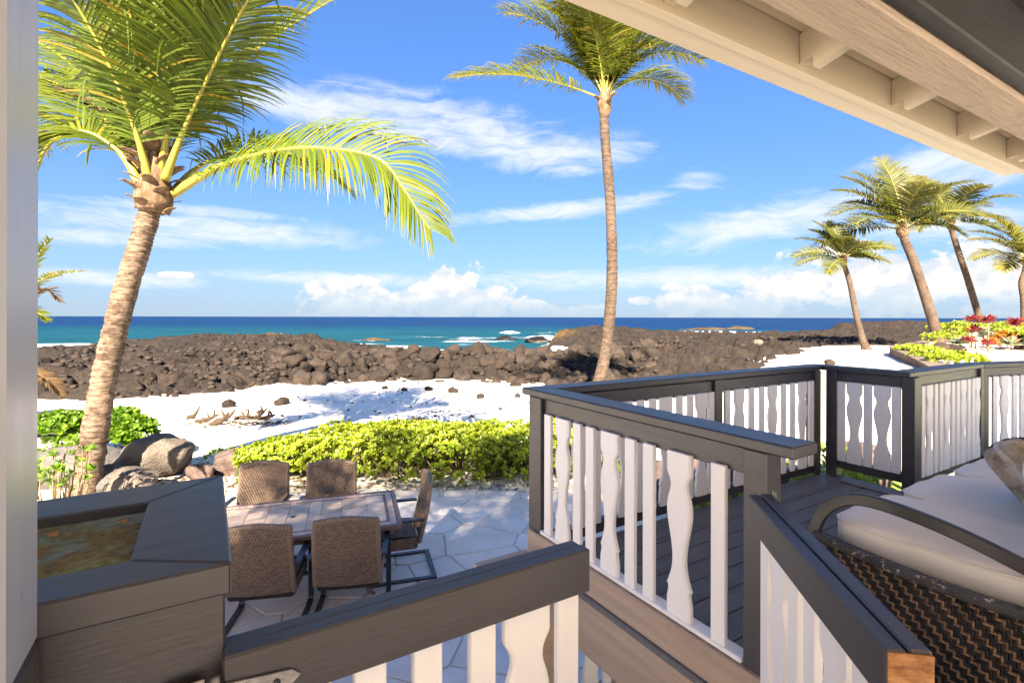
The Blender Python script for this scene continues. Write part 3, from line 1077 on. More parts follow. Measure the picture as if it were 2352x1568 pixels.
# ------------------------------------------------------------------ leaves
class Leaves:
    """collects leaf blades into one mesh; every blade two folded quads"""
    def __init__(s, seed=1):
        s.v, s.f, s.rnd, s.tint = [], [], [], []
        s.rg = random.Random(seed)
        s.n = 0

    def blade(s, p, d, up, L, W, shape='ob', tint=0.0, fold=0.18, curl=0.15):
        d = d.normalized()
        side = d.cross(up)
        if side.length < 1e-4:
            side = d.cross(Vector((1, 0.2, 0)))
        side.normalize()
        n = side.cross(d).normalized()
        a, b = (0.5, 0.84) if shape == 'ob' else (0.28, 0.62)
        wa, wb = (0.36, 0.5) if shape == 'ob' else (0.5, 0.42)
        r = s.rg.random()

        def q(t, w):
            return p + d * (L * t) + side * (W * w) + n * (fold * abs(w) * W * 2 - curl * L * t * t)
        s.v += [q(0, 0), q(a, -wa), q(b, -wb), q(1, 0), q(b, wb), q(a, wa)]
        k = s.n
        s.f += [(k, k + 3, k + 2, k + 1), (k, k + 5, k + 4, k + 3)]
        s.rnd += [r] * 6
        s.tint += [tint] * 6
        s.n += 6

    def rosette(s, p, axis, n, L, W, spread=0.9, tint=0.0, shape='ob'):
        axis = axis.normalized()
        e = axis.cross(Vector((0.3, 0.9, 0.1))).normalized()
        g = axis.cross(e)
        a0 = s.rg.uniform(0, 6.28)
        for i in range(n):
            a = a0 + i * 2.4
            k = spread * (0.35 + 0.65 * i / max(1, n - 1)) * s.rg.uniform(0.8, 1.2)
            d = axis * math.cos(k * 1.3) + (e * math.cos(a) + g * math.sin(a)) * math.sin(k * 1.3)
            s.blade(p, d, axis, L * s.rg.uniform(0.75, 1.15), W * s.rg.uniform(0.85, 1.15), shape, tint if s.rg.random() < 0.5 else tint * 0.3)

    def mesh(s, name):
        return mesh_np(name, [tuple(v) for v in s.v], s.f, False, {'rnd': s.rnd, 'tint': s.tint})


def stems(pts_list, r, name='stem'):
    vs, fs, o = [], [], 0
    for pts in pts_list:
        me_ = tube(pts, [r * (1 - 0.6 * i / (len(pts) - 1)) for i in range(len(pts))], 5, cap=False)
        vs += [v.co[:] for v in me_.vertices]
        fs += [tuple(k + o for k in p.vertices) for p in me_.polygons]
        o = len(vs)
        bpy.data.meshes.remove(me_)
    return mesh_py(name, vs, fs, True)


def shrub(name, label, cat, c, rx, ry, h, nros, L, W, matl, seed, group=None, nleaf=9, stemn=14, rz=0.0, tint=0.25, flat=0.55, stem_up=0.3):
    """a leafy mound: rosettes spread through a bumpy dome, stems below"""
    rg = random.Random(seed)
    t = thing(name, label, cat, c, rz, group)
    lv = Leaves(seed)
    st = []
    for i in range(nros):
        a = rg.uniform(0, 6.28)
        q = math.sqrt(rg.random())
        x, y = rx * q * math.cos(a), ry * q * math.sin(a)
        top = h * (flat + (1 - flat) * math.sqrt(max(0, 1 - q * q)))
        top *= 1 + 0.28 * mn.noise(Vector((x * 1.3 + seed, y * 1.3, c[0])))
        dep = rg.random() ** 2.2
        z = top * (1 - dep * (0.85 if q > 0.6 else 0.5))
        ax = Vector((x / rx * 0.8 * (0.4 + q), y / ry * 0.8 * (0.4 + q), 0.75 + 0.4 * (1 - dep)))
        ax += Vector((rg.gauss(0, .3), rg.gauss(0, .3), rg.gauss(0, .2)))
        lv.rosette(Vector((x, y, z)), ax, nleaf, L, W, 0.85, tint * rg.random())
        if i < stemn:
            b = Vector((x * 0.35, y * 0.35, -0.05))
            m_ = Vector((x * 0.8, y * 0.8, z * stem_up)) + Vector((rg.gauss(0, .05), rg.gauss(0, .05), 0))
            st.append(catmull([b, m_, Vector((x, y, z))], 6))
    link('foliage', lv.mesh('foliage'), matl, t)
    if st:
        tag(link('stems', stems(st, 0.014), M['stem'], t), kind='stuff')
    return t


# hedge of naupaka between patio and beach: separate bushes grown together
HB = [(-4.15, 9.35, .85, .75, .5, 'pale naupaka bush at the boulder end of the hedge'), (-3.1, 9.35, 1.0, .95, .68, 'naupaka bush behind the two far dining chairs'),
      (-2.0, 9.3, 1.05, 1.0, .74, 'naupaka bush in the hedge right of the far dining chairs'), (-0.9, 9.3, 1.05, 1.0, .74, 'naupaka bush in mid hedge above the end dining chair'),
      (0.2, 9.35, 1.05, 1.0, .72, 'naupaka bush at the deck end of the hedge'), (1.3, 9.4, 1.1, 1.0, .85, 'naupaka bush hidden behind the deck railing slats'),
      (-1.5, 10.0, 1.2, .8, .68, 'back row naupaka bush nearest mid beach'), (-0.1, 10.0, 1.2, .8, .68, 'back row naupaka bush nearest the deck'),
      (-2.9, 10.0, 1.1, .8, .66, 'back row naupaka bush nearest the driftwood')]
for i, (x, y, rx, ry, h, lab) in enumerate(HB):
    shrub('naupaka_bush', lab, 'shrub', (x, y, 0), rx, ry, h, 620 if i < 6 else 330, 0.082, 0.040, M['hedge'], 700 + i, 'naupaka hedge bushes', 8, 60, flat=0.72)
shrub('naupaka_sprig', 'small naupaka sprig on the litter before the hedge', 'shrub', G(575, 1112, 0), .22, .2, .22, 22, 0.10, 0.05, M['shrub'], 720, None, 8, 8)
shrub('naupaka_sprig', 'creeping naupaka shoots beside the red boulder', 'shrub', G(515, 1062, 0), .35, .2, .22, 26, 0.10, 0.05, M['shrub'], 721, None, 8, 8)

# lusher bushes by the leaning palm
SB = [(150, 1000, 9.9, .75, .5, .62, 170, 'glossy green naupaka left of the leaning palm trunk'), (235, 985, 10.3, .7, .5, .7, 150, 'glossy green naupaka straight behind the leaning palm trunk'),
      (285, 1030, 9.6, .52, .42, .62, 150, 'glossy green naupaka between palm trunk and pale boulder')]
for i, (px, py, d, rx, ry, h, n, lab) in enumerate(SB):
    p = P(px, py, d)
    shrub('naupaka_bush', lab, 'shrub', (p.x, p.y, gz(p.x, p.y) + 0.25), rx, ry, h, n, 0.15, 0.08, M['shrub'], 730 + i, None, 9, 12)
p = P(130, 1115, 6.6)
shrub('sapling', 'thin leggy sapling between white post and palm base', 'shrub', (p.x, p.y, 0.1), .42, .35, 1.05, 46, 0.09, 0.055, M['shrub'], 740, None, 5, 30, flat=0.8, stem_up=0.55)
# greenery by the deck's far side
for i, (u_, v_, s, lab) in enumerate([(5.9, 4.6, .5, 'green bush showing between slats of the long railing'), (7.9, 4.0, .55, 'green bush low behind the short railing'), (8.8, 4.6, .7, 'green bush seen through the farthest railing')]):
    p = uv(u_, v_)
    shrub('naupaka_bush', lab, 'shrub', (p.x, p.y, gz(p.x, p.y)), s, s, s * 0.9, 90, 0.12, 0.06, M['hedge'], 750 + i, None, 8, 8)


# ------------------------------------------------------------------ palms
def frond(parent, pts, L, n, seed, W=0.042, yellow=0.25, mat_='frond', rad0=0.035, bare=0.2, segs=4, fold=0.25, droop=1.0, radial=None, dead=False, keep=1.0, lift=0.25, sweep=(0.32, 1.15), twist=0.0):
    """one pinnate leaf: a curved midrib with drooping leaflets down both sides; returns the leaflet mesh object"""
    rg = random.Random(seed)
    N_ = 48
    cp = catmull(pts, N_)
    cum = [0.0]
    for i in range(1, N_):
        cum.append(cum[-1] + (cp[i] - cp[i - 1]).length)
    tot = cum[-1]

    def at(s):
        s *= tot
        for i in range(1, N_):
            if cum[i] >= s:
                f = (s - cum[i - 1]) / max(1e-6, cum[i] - cum[i - 1])
                return cp[i - 1].lerp(cp[i], f), (cp[i] - cp[i - 1]).normalized()
        return cp[-1], (cp[-1] - cp[-2]).normalized()
    if radial is None:
        h = cp[-1] - cp[0]
        radial = Vector((h.x, h.y, 0))
    radial = radial.normalized()
    side0 = radial.cross(Vector((0, 0, 1))).normalized()
    vs, fs, rr, tt = [], [], [], []
    G_ = Vector((0, 0, -1))
    for sgn in (-1, 1):
        for i in range(n):
            f = (i + rg.uniform(-.25, .25)) / (n - 1)
            f = min(max(f, 0), 1)
            if rg.random() > keep:
                continue
            s = bare + (1 - bare) * f
            p, T = at(s)
            S = (side0 - T * side0.dot(T)).normalized()
            Nn = S.cross(T).normalized()
            if twist:
                tw = twist * (-1 if side0.y < 0 else 1) * (0.7 + 0.3 * min(1, f * 2))
                S, Nn = S * math.cos(tw) + Nn * math.sin(tw), Nn * math.cos(tw) - S * math.sin(tw)
            prof = (0.55 + 0.45 * min(1, f / 0.22)) * (1 - 0.58 * max(0, (f - 0.45) / 0.55) ** 1.6)
            ln = L * prof * rg.uniform(0.9, 1.07)
            a = sweep[0] + (sweep[1] - sweep[0]) * f ** 1.4 * 0.75 + rg.gauss(0, .05)
            d = (S * sgn * math.cos(a) + T * math.sin(a)).normalized()
            d = (d + Nn * (lift + rg.gauss(0, .07))).normalized()
            w = W * (0.75 + 0.5 * math.sin(math.pi * min(1, f * 0.9 + 0.1))) * rg.uniform(.85, 1.15)
            r = rg.random()
            yl = yellow * (0.25 + 0.75 * f) * rg.uniform(0.3, 1.3)
            if rg.random() < 0.05:
                yl = 0.9
            k0 = len(vs)
            q = p.copy()
            dd = d.copy()
            hang = droop * rg.uniform(0.75, 1.3)
            broken = rg.random() < 0.035
            for j in range(segs + 1):
                t_ = j / segs
                ww = w * (0.55 + 1.3 * t_) if t_ < 0.3 else w * max(0.0, 1 - ((t_ - 0.3) / 0.72) ** 1.6)
                sd = dd.cross(Nn)
                if sd.length < 1e-3:
                    sd = dd.cross(Vector((1, 0, 0)))
                sd.normalize()
                nn = sd.cross(dd).normalized()
                vs += [q - sd * ww * .5 - nn * ww * fold, q + nn * 0.0, q + sd * ww * .5 - nn * ww * fold]
                rr += [r] * 3
                tt += [min(1, yl + (0.55 * max(0, t_ - 0.6) if yellow > 0.2 else 0))] * 3
                if j < segs:
                    q = q + dd * ln / segs
                    dd = (dd + G_ * (hang * (0.10 + 0.34 * t_) * (4 / segs))).normalized()
                    if broken and t_ > 0.3:
                        dd = (dd + G_ * 2.5).normalized()
            for j in range(segs):
                b = k0 + j * 3
                fs += [(b, b + 1, b + 4, b + 3), (b + 1, b + 2, b + 5, b + 4)]
    me_ = mesh_np('frond', [tuple(v) for v in vs], fs, False, {'rnd': rr, 'tint': tt})
    o = link('frond', me_, M['deadfrond'] if dead else M[mat_], parent)
    rds = [rad0 * (1.0 - 0.55 * min(1, k / N_ / 0.3)) * (1 - 0.8 * (k / N_)) + 0.003 for k in range(N_)]
    link('midrib', tube(cp, rds, 6, 'midrib'), M['rachis'] if not dead else M['fibre'], o)
    return o


def loc(parent, pts):
    o = Vector(parent.location)
    return [Vector(p) - o for p in pts]


def trunk_mesh(pts, r0, r1, flare=0.0, n=160, sides=22, rings=0.055, seed=0, amp=0.012):
    cp = catmull(pts, n)
    rad = []
    s = 0.0
    rg = random.Random(seed)
    for i, p in enumerate(cp):
        if i:
            s += (p - cp[i - 1]).length
        t = i / (n - 1)
        r = r0 + (r1 - r0) * t + flare * math.exp(-s / 0.35)
        ph = (s / rings + 0.6 * mn.noise(Vector((s * 2, seed, 0)))) % 1.0
        r += amp * (ph - 0.5) + amp * 0.8 * mn.noise(Vector((s * 6, seed + 5, 1)))
        rad.append(r)
    return tube(cp, rad, sides, 'trunk')


def sheath(parent, base, axis, out, L, W, seed):
    """a curled papery leaf base"""
    rg = random.Random(seed)
    side = axis.cross(out).normalized()
    vs, fs = [], []
    nu, nv = 7, 6
    for i in range(nu):
        t = i / (nu - 1)
        for j in range(nv):
            s = (j / (nv - 1) - 0.5) * 2
            w = W * (1 - 0.55 * t ** 2) * (1 + 0.25 * mn.noise(Vector((t * 4, s * 2, seed))))
            p = base + axis * (L * t * (1 - 0.35 * t)) + out * (0.02 + L * 0.75 * t ** 2.0 - 0.28 * W * s * s) + side * (w * s)
            p += out * 0.06 * L * mn.noise(Vector((t * 5, s * 3, seed + 3)))
            vs.append(p)
    for i in range(nu - 1):
        for j in range(nv - 1):
            a = i * nv + j
            fs.append((a, a + 1, a + nv + 1, a + nv))
    me_ = mesh_py('leaf_sheath', vs, fs, True)
    o = link('leaf_sheath', me_, M['fibre'], parent)
    md = o.modifiers.new('thick', 'SOLIDIFY')
    md.thickness = 0.006
    return o


# ---- the leaning palm beside the patio
D0 = 7.9
base = P(196, 1180, 7.9)
base.z = gz(base.x, base.y)
pl = thing('palm_tree', 'thick leaning coconut palm with ringed pale trunk beside the patio boulders', 'palm tree', base)
tp = loc(pl, [base - Vector((0.02, 0, 0.2)), P(200, 1110, 7.9), P(238, 880, 7.9), P(282, 690, 7.9), P(322, 560, 7.85), P(345, 480, 7.8), P(352, 440, 7.8)])
link('trunk', trunk_mesh(tp, 0.188, 0.135, 0.08, 260, 28, 0.05, 3, 0.018), M['trunk'], pl)
top = P(352, 440, 7.8) - base
link('crown_shaft', tube(catmull([top - Vector((0.02, 0, .32)), top - Vector((0, 0, .15)), top + Vector((0.02, 0, .1)), top + Vector((0.02, 0, .38)), top + Vector((0.03, 0, .7))], 24),
                         [0.17 + 0.09 * math.sin(min(1, i / 10) * 2.4) - 0.0085 * max(0, i - 10) + 0.02 * mn.noise(Vector((i * .7, 0, 0))) for i in range(24)], 16, 'crown_shaft'), M['fibre'], pl)
FR = [
    ([(385, 452, 0), (500, 386, -.1), (640, 346, -.25), (760, 342, -.35), (870, 366, -.4), (925, 432, -.4), (962, 490, -.4), (988, 528, -.4)], 01.35, 116, .18, dict(droop=1.5, bare=.13, twist=.75)),
    ([(400, 440, .2), (450, 388, .5), (520, 357, .9), (620, 347, 1.4), (720, 372, 1.9), (790, 430, 2.2)], 1.25, 90, .2, dict(droop=1.3, twist=.6)),
    ([(378, 412, -.2), (425, 290, -.4), (490, 150, -.6), (562, 10, -.9), (650, -120, -1.3)], 1.35, 110, .12, dict(droop=.8)),
    ([(375, 400, .3), (440, 265, 1.0), (540, 155, 1.6), (650, 70, 2.1), (768, -4, 2.4)], 1.15, 96, .35, dict(droop=.8)),
    ([(345, 425, -.2), (310, 300, -.5), (245, 140, -.9), (160, -10, -1.3), (60, -130, -1.8)], 1.4, 110, .12, dict(droop=.7)),
    ([(358, 400, 0), (362, 250, .1), (360, 80, .2), (350, -90, .3)], 1.15, 96, .1, dict(droop=.8, radial=Vector((-.2, 1, 0)))),
    ([(335, 410, .1), (315, 270, .5), (275, 100, .9), (225, -50, 1.3)], 1.05, 90, .15, dict(droop=.75)),
    ([(368, 400, .1), (395, 260, .5), (430, 110, .9), (480, -30, 1.3)], 1.05, 90, .15, dict(droop=.75)),
    ([(335, 420, .1), (280, 330, .4), (210, 245, .8), (110, 185, 1.2), (10, 190, 1.4)], 1.35, 100, .3, dict(droop=1.0, twist=.5)),
    ([(325, 430, 0), (275, 352, .0), (190, 302, -.1), (110, 335, -.2), (75, 430, -.2), (62, 530, -.2)], 1.35, 100, .35, dict(droop=1.3, twist=.7)),
    ([(330, 420, .2), (260, 330, .7), (170, 292, 1.3), (90, 300, 1.7), (10, 370, 1.9)], 1.2, 90, .3, dict(droop=1.0)),
    ([(366, 408, -.1), (392, 262, -.4), (432, 90, -.8), (470, -80, -1.3)], 1.25, 100, .2, dict(droop=.8)),
    ([(345, 415, .2), (290, 300, .9), (205, 190, 1.5), (110, 110, 2.0), (20, 80, 2.4)], 1.2, 90, .3, dict(droop=.9, twist=.3)),
    ([(350, 420, .3), (330, 320, 1.0), (300, 230, 1.8), (250, 170, 2.5), (200, 140, 3.1)], 0.9, 80, .2, dict(droop=.9)),
    ([(370, 420, .3), (400, 330, 1.0), (440, 240, 1.8), (500, 190, 2.5), (570, 170, 3.1)], 0.9, 80, .2, dict(droop=.9)),
]
for i, (pts, L, n, yl, kw) in enumerate(FR):
    frond(pl, loc(pl, [P(a, b, D0 + c) for a, b, c in pts]), L, n, 900 + i, 0.036, yl, 'frond', 0.075, segs=6, **kw)
frond(pl, loc(pl, [P(330, 410, 8.1), P(240, 262, 8.5), P(155, 214, 8.8), P(96, 216, 8.9)]), .32, 60, 960, .03, 0, 'frond', .02, .55, segs=4, dead=True)
for i in range(26):
    a = i * 2.4 + .3 * math.sin(i * 5)
    out = Vector((math.cos(a), math.sin(a), 0))
    sheath(pl, top + Vector((0, 0, -.36 + 0.034 * i)) + out * (0.20 - 0.005 * i), Vector((0, 0, 1)), out, 0.17 + 0.012 * i + .08 * (i % 2), 0.09 + .035 * (i % 3), i)


def arc_palm(label, base, path, r0, r1, fronds, L, seed, name='palm_tree', flen=3.6, nleaf=60, W=0.05, segs=3, flare=0.08, mat_='frond_far', rings=0.09, yellow=.3, tmat='trunk2', bare=.16):
    """a coconut palm: trunk along path (world points), fronds given as (azimuth, start elevation, droop, length factor)"""
    t = thing(name, label, 'palm tree', base)
    pts = loc(t, path)
    link('trunk', trunk_mesh(pts, r0, r1, flare, 150, 14, rings, seed, 0.010), M[tmat], t)
    top = pts[-1]
    link('crown_shaft', tube([top + Vector((0, 0, -.35 + .12 * i)) for i in range(8)], [r1 * k for k in (1.0, 1.35, 1.7, 1.8, 1.6, 1.3, .9, .5)], 10, 'crown_shaft'), M['fibre'], t)
    for i, (az, el, dr, lf) in enumerate(fronds):
        az, el, dr = R(az), R(el), R(dr)
        p = top + Vector((0, 0, .1))
        seq = [p.copy()]
        K = 10
        for k in range(K):
            s = (k + .5) / K
            e = el - dr * s ** 1.25
            p = p + Vector((math.cos(az) * math.cos(e), math.sin(az) * math.cos(e), math.sin(e))) * (flen * lf / K)
            seq.append(p.copy())
        frond(t, seq, L * (0.8 + 0.2 * lf), nleaf, seed * 31 + i, W, yellow, mat_, r1 * .32, bare, segs=segs, radial=Vector((math.cos(az), math.sin(az), 0)), droop=1.15, twist=(.65 if el < R(48) else .2) * (1 if i % 3 else .5))
    for i in range(5):
        a = i * 2.4 + seed
        out = Vector((math.cos(a), math.sin(a), 0))
        sheath(t, top + Vector((0, 0, -.12 + .07 * i)) + out * r1 * 1.3, Vector((0, 0, 1)), out, r1 * 2.2, r1 * 1.0, i + seed)
    return t


# ---- the tall palm beyond the deck corner
D1 = 12.6
b1 = P(1362, 985, D1)
b1.z = gz(b1.x, b1.y)
arc_palm('tall slim coconut palm rising beyond the deck corner', b1,
         [b1 - Vector((0, 0, .2)), P(1372, 900, D1), P(1392, 800, D1), P(1405, 650, D1), P(1402, 480, D1), P(1390, 330, D1), P(1386, 262, D1), P(1388, 240, D1)],
         0.158, 0.098, [(184, 22, 34, 1.08), (150, 78, 48, 1.05), (170, 70, 58, 1.05), (100, 86, 40, 1.1), (70, 82, 45, 1.05), (40, 72, 66, .95), (8, 64, 88, .9), (-20, 70, 72, .9),
                        (-60, 80, 55, 1.0), (-110, 80, 55, 1.0), (205, 76, 52, 1.05), (20, 50, 90, .75), (140, 62, 66, .95), (80, 70, 60, .95), (240, 72, 62, .95), (140, 82, 38, 1.1), (20, 82, 44, 1.05)],
         1.12, 5, flen=3.45, nleaf=90, W=0.036, segs=4, flare=.08, mat_='frond', rings=.08, yellow=.42)

# ---- palms over the garden by the sea wall
D2 = 30.5
b2 = P(1997, 806, D2)
arc_palm('short coconut palm standing alone at the edge of the lava', b2,
         [b2 - Vector((0, 0, .4)), P(1982, 780, D2), P(1966, 720, D2), P(1953, 655, D2), P(1940, 612, D2), P(1937, 598, D2)],
         0.19, 0.115, [(185, 12, 45, 1.05), (170, 30, 60, 1.0), (5, 15, 40, 1.0), (160, 52, 55, 1.0), (120, 68, 50, 1.0), (95, 80, 45, 1.0), (60, 66, 60, 1.0), (30, 50, 60, 1.0),
                      (215, -5, 45, .8), (270, 45, 70, .8), (235, 50, 60, .9), (-40, 40, 70, .9), (140, 75, 40, 1.0), (20, 30, 65, .85)],
         0.85, 6, flen=2.9, nleaf=46, W=.06, segs=3, flare=.5, rings=.12, yellow=.25)
D3 = 31.0
b3 = P(2160, 777, D3)
arc_palm('biggest garden palm leaning left over the sea wall', b3,
         [b3 - Vector((0, 0, .4)), P(2150, 760, D3), P(2125, 680, D3), P(2098, 600, D3), P(2078, 552, D3), P(2073, 532, D3)],
         0.31, 0.20, [(180, 45, 75, 1.0), (172, 15, 55, 1.02), (165, 62, 60, 1.0), (120, 75, 40, 1.05), (95, 84, 30, 1.1), (70, 78, 35, 1.1), (45, 66, 45, 1.2), (20, 50, 70, 1.0),
                      (5, 25, 65, .9), (200, 28, 60, .9), (250, 60, 70, .9), (290, 62, 70, .9), (140, 70, 45, 1.05), (-20, 40, 70, .9), (110, 60, 60, .95)],
         1.45, 7, flen=4.7, nleaf=56, W=.075, segs=3, flare=.30, rings=.16, yellow=.3)
D4 = 36.0
b4 = P(2262, 752, D4)
arc_palm('slender garden palm behind the red flowers', b4,
         [b4 - Vector((0, 0, .5)), P(2245, 715, D4), P(2222, 640, D4), P(2200, 575, D4), P(2186, 530, D4), P(2182, 515, D4)],
         0.22, 0.15, [(178, 40, 70, .9), (150, 60, 55, 1.0), (110, 78, 40, 1.0), (80, 75, 45, 1.0), (50, 60, 60, 1.0), (20, 48, 65, 1.05), (5, 22, 50, 1.1), (-10, 5, 50, .95),
                      (260, 60, 70, .9), (200, 20, 70, .85), (300, 50, 70, .85), (130, 70, 50, 1.0)],
         1.3, 8, flen=4.4, nleaf=50, W=.08, segs=3, flare=.2, rings=.16, yellow=.35)
D5 = 33.0
b5 = P(2352, 735, D5)
arc_palm('pale garden palm cut by the right edge', b5,
         [b5 - Vector((0, 0, .5)), P(2350, 690, D5), P(2345, 650, D5), P(2352, 625, D5), P(2356, 600, D5)],
         0.16, 0.12, [(180, 25, 55, 1.0), (170, 50, 60, 1.0), (140, 65, 60, 1.0), (90, 80, 50, 1.0), (40, 60, 60, 1.0), (10, 40, 60, 1.0), (230, 40, 70, .9), (195, 5, 50, .7), (160, 75, 45, 1.15)],
         1.1, 9, flen=3.5, nleaf=46, W=.075, segs=3, flare=.1, rings=.14, yellow=.6)

# ---- a palm beside the house, out of the picture, whose fronds dapple the patio
for k, (x, y, h, lab) in enumerate([(-3.2, -8.0, 8.6, 'palm beside the house dappling the dining table with frond shadows'), (-1.2, -9.1, 9.4, 'palm behind the house dappling the flagstones with frond shadows')]):
    b7 = Vector((x, y, 0))
    arc_palm(lab, b7, [b7, b7 + Vector((.1, .2, h * .5)), b7 + Vector((.1, .6, h))], .2, .12, [(a * 137.5, 25 + 50 * ((a * 7) % 11) / 11, 70, 1.0) for a in range(11 + 4 * k)], 1.0, 40 + k, flen=3.4, nleaf=42 - 4 * k, W=.05, segs=3)

# ---- leaves poking out from behind the white post
b6 = P(10, 1000, 6.2)
b6.z = 0.0
fp = thing('feather_palm', 'small yellowing palm half hidden behind the white post', 'palm tree', b6)
link('trunk', trunk_mesh(loc(fp, [b6, P(12, 900, 6.2), P(20, 760, 6.2)]), .07, .05, .02, 60, 12, .1, 2), M['trunk2'], fp)
for i, (pts, dead, yl, L) in enumerate([
        ([(20, 760, 6.2), (50, 650, 6.2), (85, 590, 6.2), (110, 552, 6.2)], False, .3, .22), ([(20, 760, 6.2), (60, 670, 6.1), (120, 632, 6.0), (188, 622, 5.9)], False, .5, .15),
        ([(20, 760, 6.2), (60, 690, 6.2), (105, 665, 6.2), (135, 690, 6.2)], True, .2, .2), ([(20, 760, 6.2), (55, 715, 6.2), (85, 718, 6.2), (105, 735, 6.2)], False, .2, .2),
        ([(12, 850, 6.2), (50, 845, 6.2), (105, 868, 6.2), (138, 905, 6.2)], True, 0, .22)]):
    frond(fp, loc(fp, [P(*q) for q in pts]), L, 22, 980 + i, .035, yl, 'frond', .012, .2, segs=3, dead=dead)

# ------------------------------------------------------------------ sea wall and garden
sw = thing('sea_wall', 'low curving lava stone wall with flat cap round the garden', 'wall', (WALL[4].x, WALL[4].y, 0))
wp = catmull(WALL, 40)
topv, topf, botv, botf = [], [], [], []
o0 = Vector(sw.location)
for i, p in enumerate(wp):
    T = (wp[min(i + 1, 39)] - wp[max(i - 1, 0)])
    T.z = 0
    T.normalize()
    S = Vector((T.y, -T.x, 0)) * -1.0      # towards the garden
    q = p - o0
    for k, (a, z) in enumerate(((-.04, .0), (-.04, .06), (.62, .06), (.62, .0))):
        topv.append(q + S * a + Vector((0, 0, z - .03)))
    j = 0.03 * mn.noise(Vector((i * 1.7, 0, 0)))
    for k, (a, z) in enumerate(((0 + j, -.8), (0 + j, -.032), (.58, -.032), (.58, -.8))):
        botv.append(q + S * a + Vector((0, 0, z)))
for i in range(39):
    for k in range(4):
        f = (i * 4 + k, i * 4 + (k + 1) % 4, (i + 1) * 4 + (k + 1) % 4, (i + 1) * 4 + k)
        topf.append(f)
        botf.append(f)
link('wall_cap', mesh_py('wall_cap', topv, topf), M['concrete'], sw)
link('stone_face', mesh_py('stone_face', botv, botf), M['stonewall'], sw)

# raised garden soil behind the wall
gv = []
n = 40
cols = 24
for i, p in enumerate(wp):
    for j in range(cols):
        s = j / (cols - 1)
        q = Vector((p.x + 0.35 + s * 26, p.y + 0.2 + s * (p.y - 12) * 0.4, 0))
        q.z = p.z - .05 + 0.035 * fbm(np.array([q.x * .6]), np.array([q.y * .6]), 3, 4)[0] + 0.35 * s * max(0, (p.y - 18) / 20)
        gv.append(q)
gf = [(i * cols + j, i * cols + j + 1, (i + 1) * cols + j + 1, (i + 1) * cols + j) for i in range(39) for j in range(cols - 1)]
me = mesh_py('garden_bed', gv, gf, True)
a = me.attributes.new('litter', 'FLOAT', 'POINT')
a.data.foreach_set('value', [0.85] * len(gv))
me.attributes.new('green', 'FLOAT', 'POINT')
tag(link('garden_bed', me, M['sand']), 'raised sandy garden bed behind the sea wall', kind='structure')


def gbush(px, py, d, rx, ry, h, n, lab, mt='hedge', L=.16, W=.08, name='garden_shrub', seed=0):
    p = P(px, py, d)
    return shrub(name, lab, 'shrub', (p.x, p.y, p.z), rx, ry, h, n, L, W, M[mt], 800 + seed, None, 8, 6, flat=.6)


for i, a in enumerate([
        (2110, 812, 23.5, .8, .9, .35, 110, 'low bright green cover where the sea wall bends'), (2150, 826, 21.0, .9, .9, .35, 120, 'low bright green cover along the sea wall middle'),
        (2195, 838, 19.0, .95, .8, .35, 120, 'low bright green cover nearest the deck railing'), (2170, 790, 28, 1.1, 1.0, .6, 110, 'green bush around the foot of the biggest garden palm'),
        (2205, 768, 33, 1.3, 1.2, .75, 120, 'rounded green bush behind the biggest garden palm'), (2180, 764, 35, 1.3, 1.2, .6, 100, 'rounded green bush edging the sea behind the palms'),
        (2245, 772, 31, 1.2, 1.0, .6, 90, 'green bush left of the pale agaves'), (2330, 772, 30, 1.4, 1.0, .7, 110, 'green bush beside the dark garden fence'),
        (2290, 766, 34, 1.6, 1.0, .5, 100, 'green bush under the dark garden fence'), (2350, 792, 25, .7, .6, .6, 60, 'green bush beside the rough stone pier')]):
    gbush(*a[:8], seed=i) if False else gbush(a[0], a[1], a[2], a[3], a[4], a[5], a[6], a[7], seed=i)
gbush(2308, 797, 25.5, .55, .5, .75, 90, 'orange red croton bush among the agaves', 'croton', .2, .07, 'croton_bush', 20)
gbush(2278, 797, 25.0, .3, .3, .4, 40, 'small orange croton between the red plants', 'croton', .17, .06, 'croton_bush', 21)


def spiky(px, py, d, L, W, n, lab, mt, name, stalk=0.0, up=0.6, seed=0, cat='plant'):
    p = P(px, py, d)
    t = thing(name, lab, cat, p)
    lv = Leaves(seed)
    rg = random.Random(seed)
    for i in range(n):
        a = i * 2.4
        e = up + (1.35 - up) * rg.random() - 0.5 * (i / n)
        dr = Vector((math.cos(a) * math.cos(e), math.sin(a) * math.cos(e), math.sin(e)))
        lv.blade(Vector((0, 0, stalk)), dr, Vector((0, 0, 1)), L * rg.uniform(.8, 1.1), W, 'lance', 0.3 * rg.random(), .3, .12)
    link('leaves', lv.mesh('leaves'), M[mt], t)
    link('stalk', tube([Vector((0, 0, -.2)), Vector((0.01, 0, stalk * .5)), Vector((0, 0, stalk + .03))], .03, 6, 'stalk'), M['stem'], t)
    return t


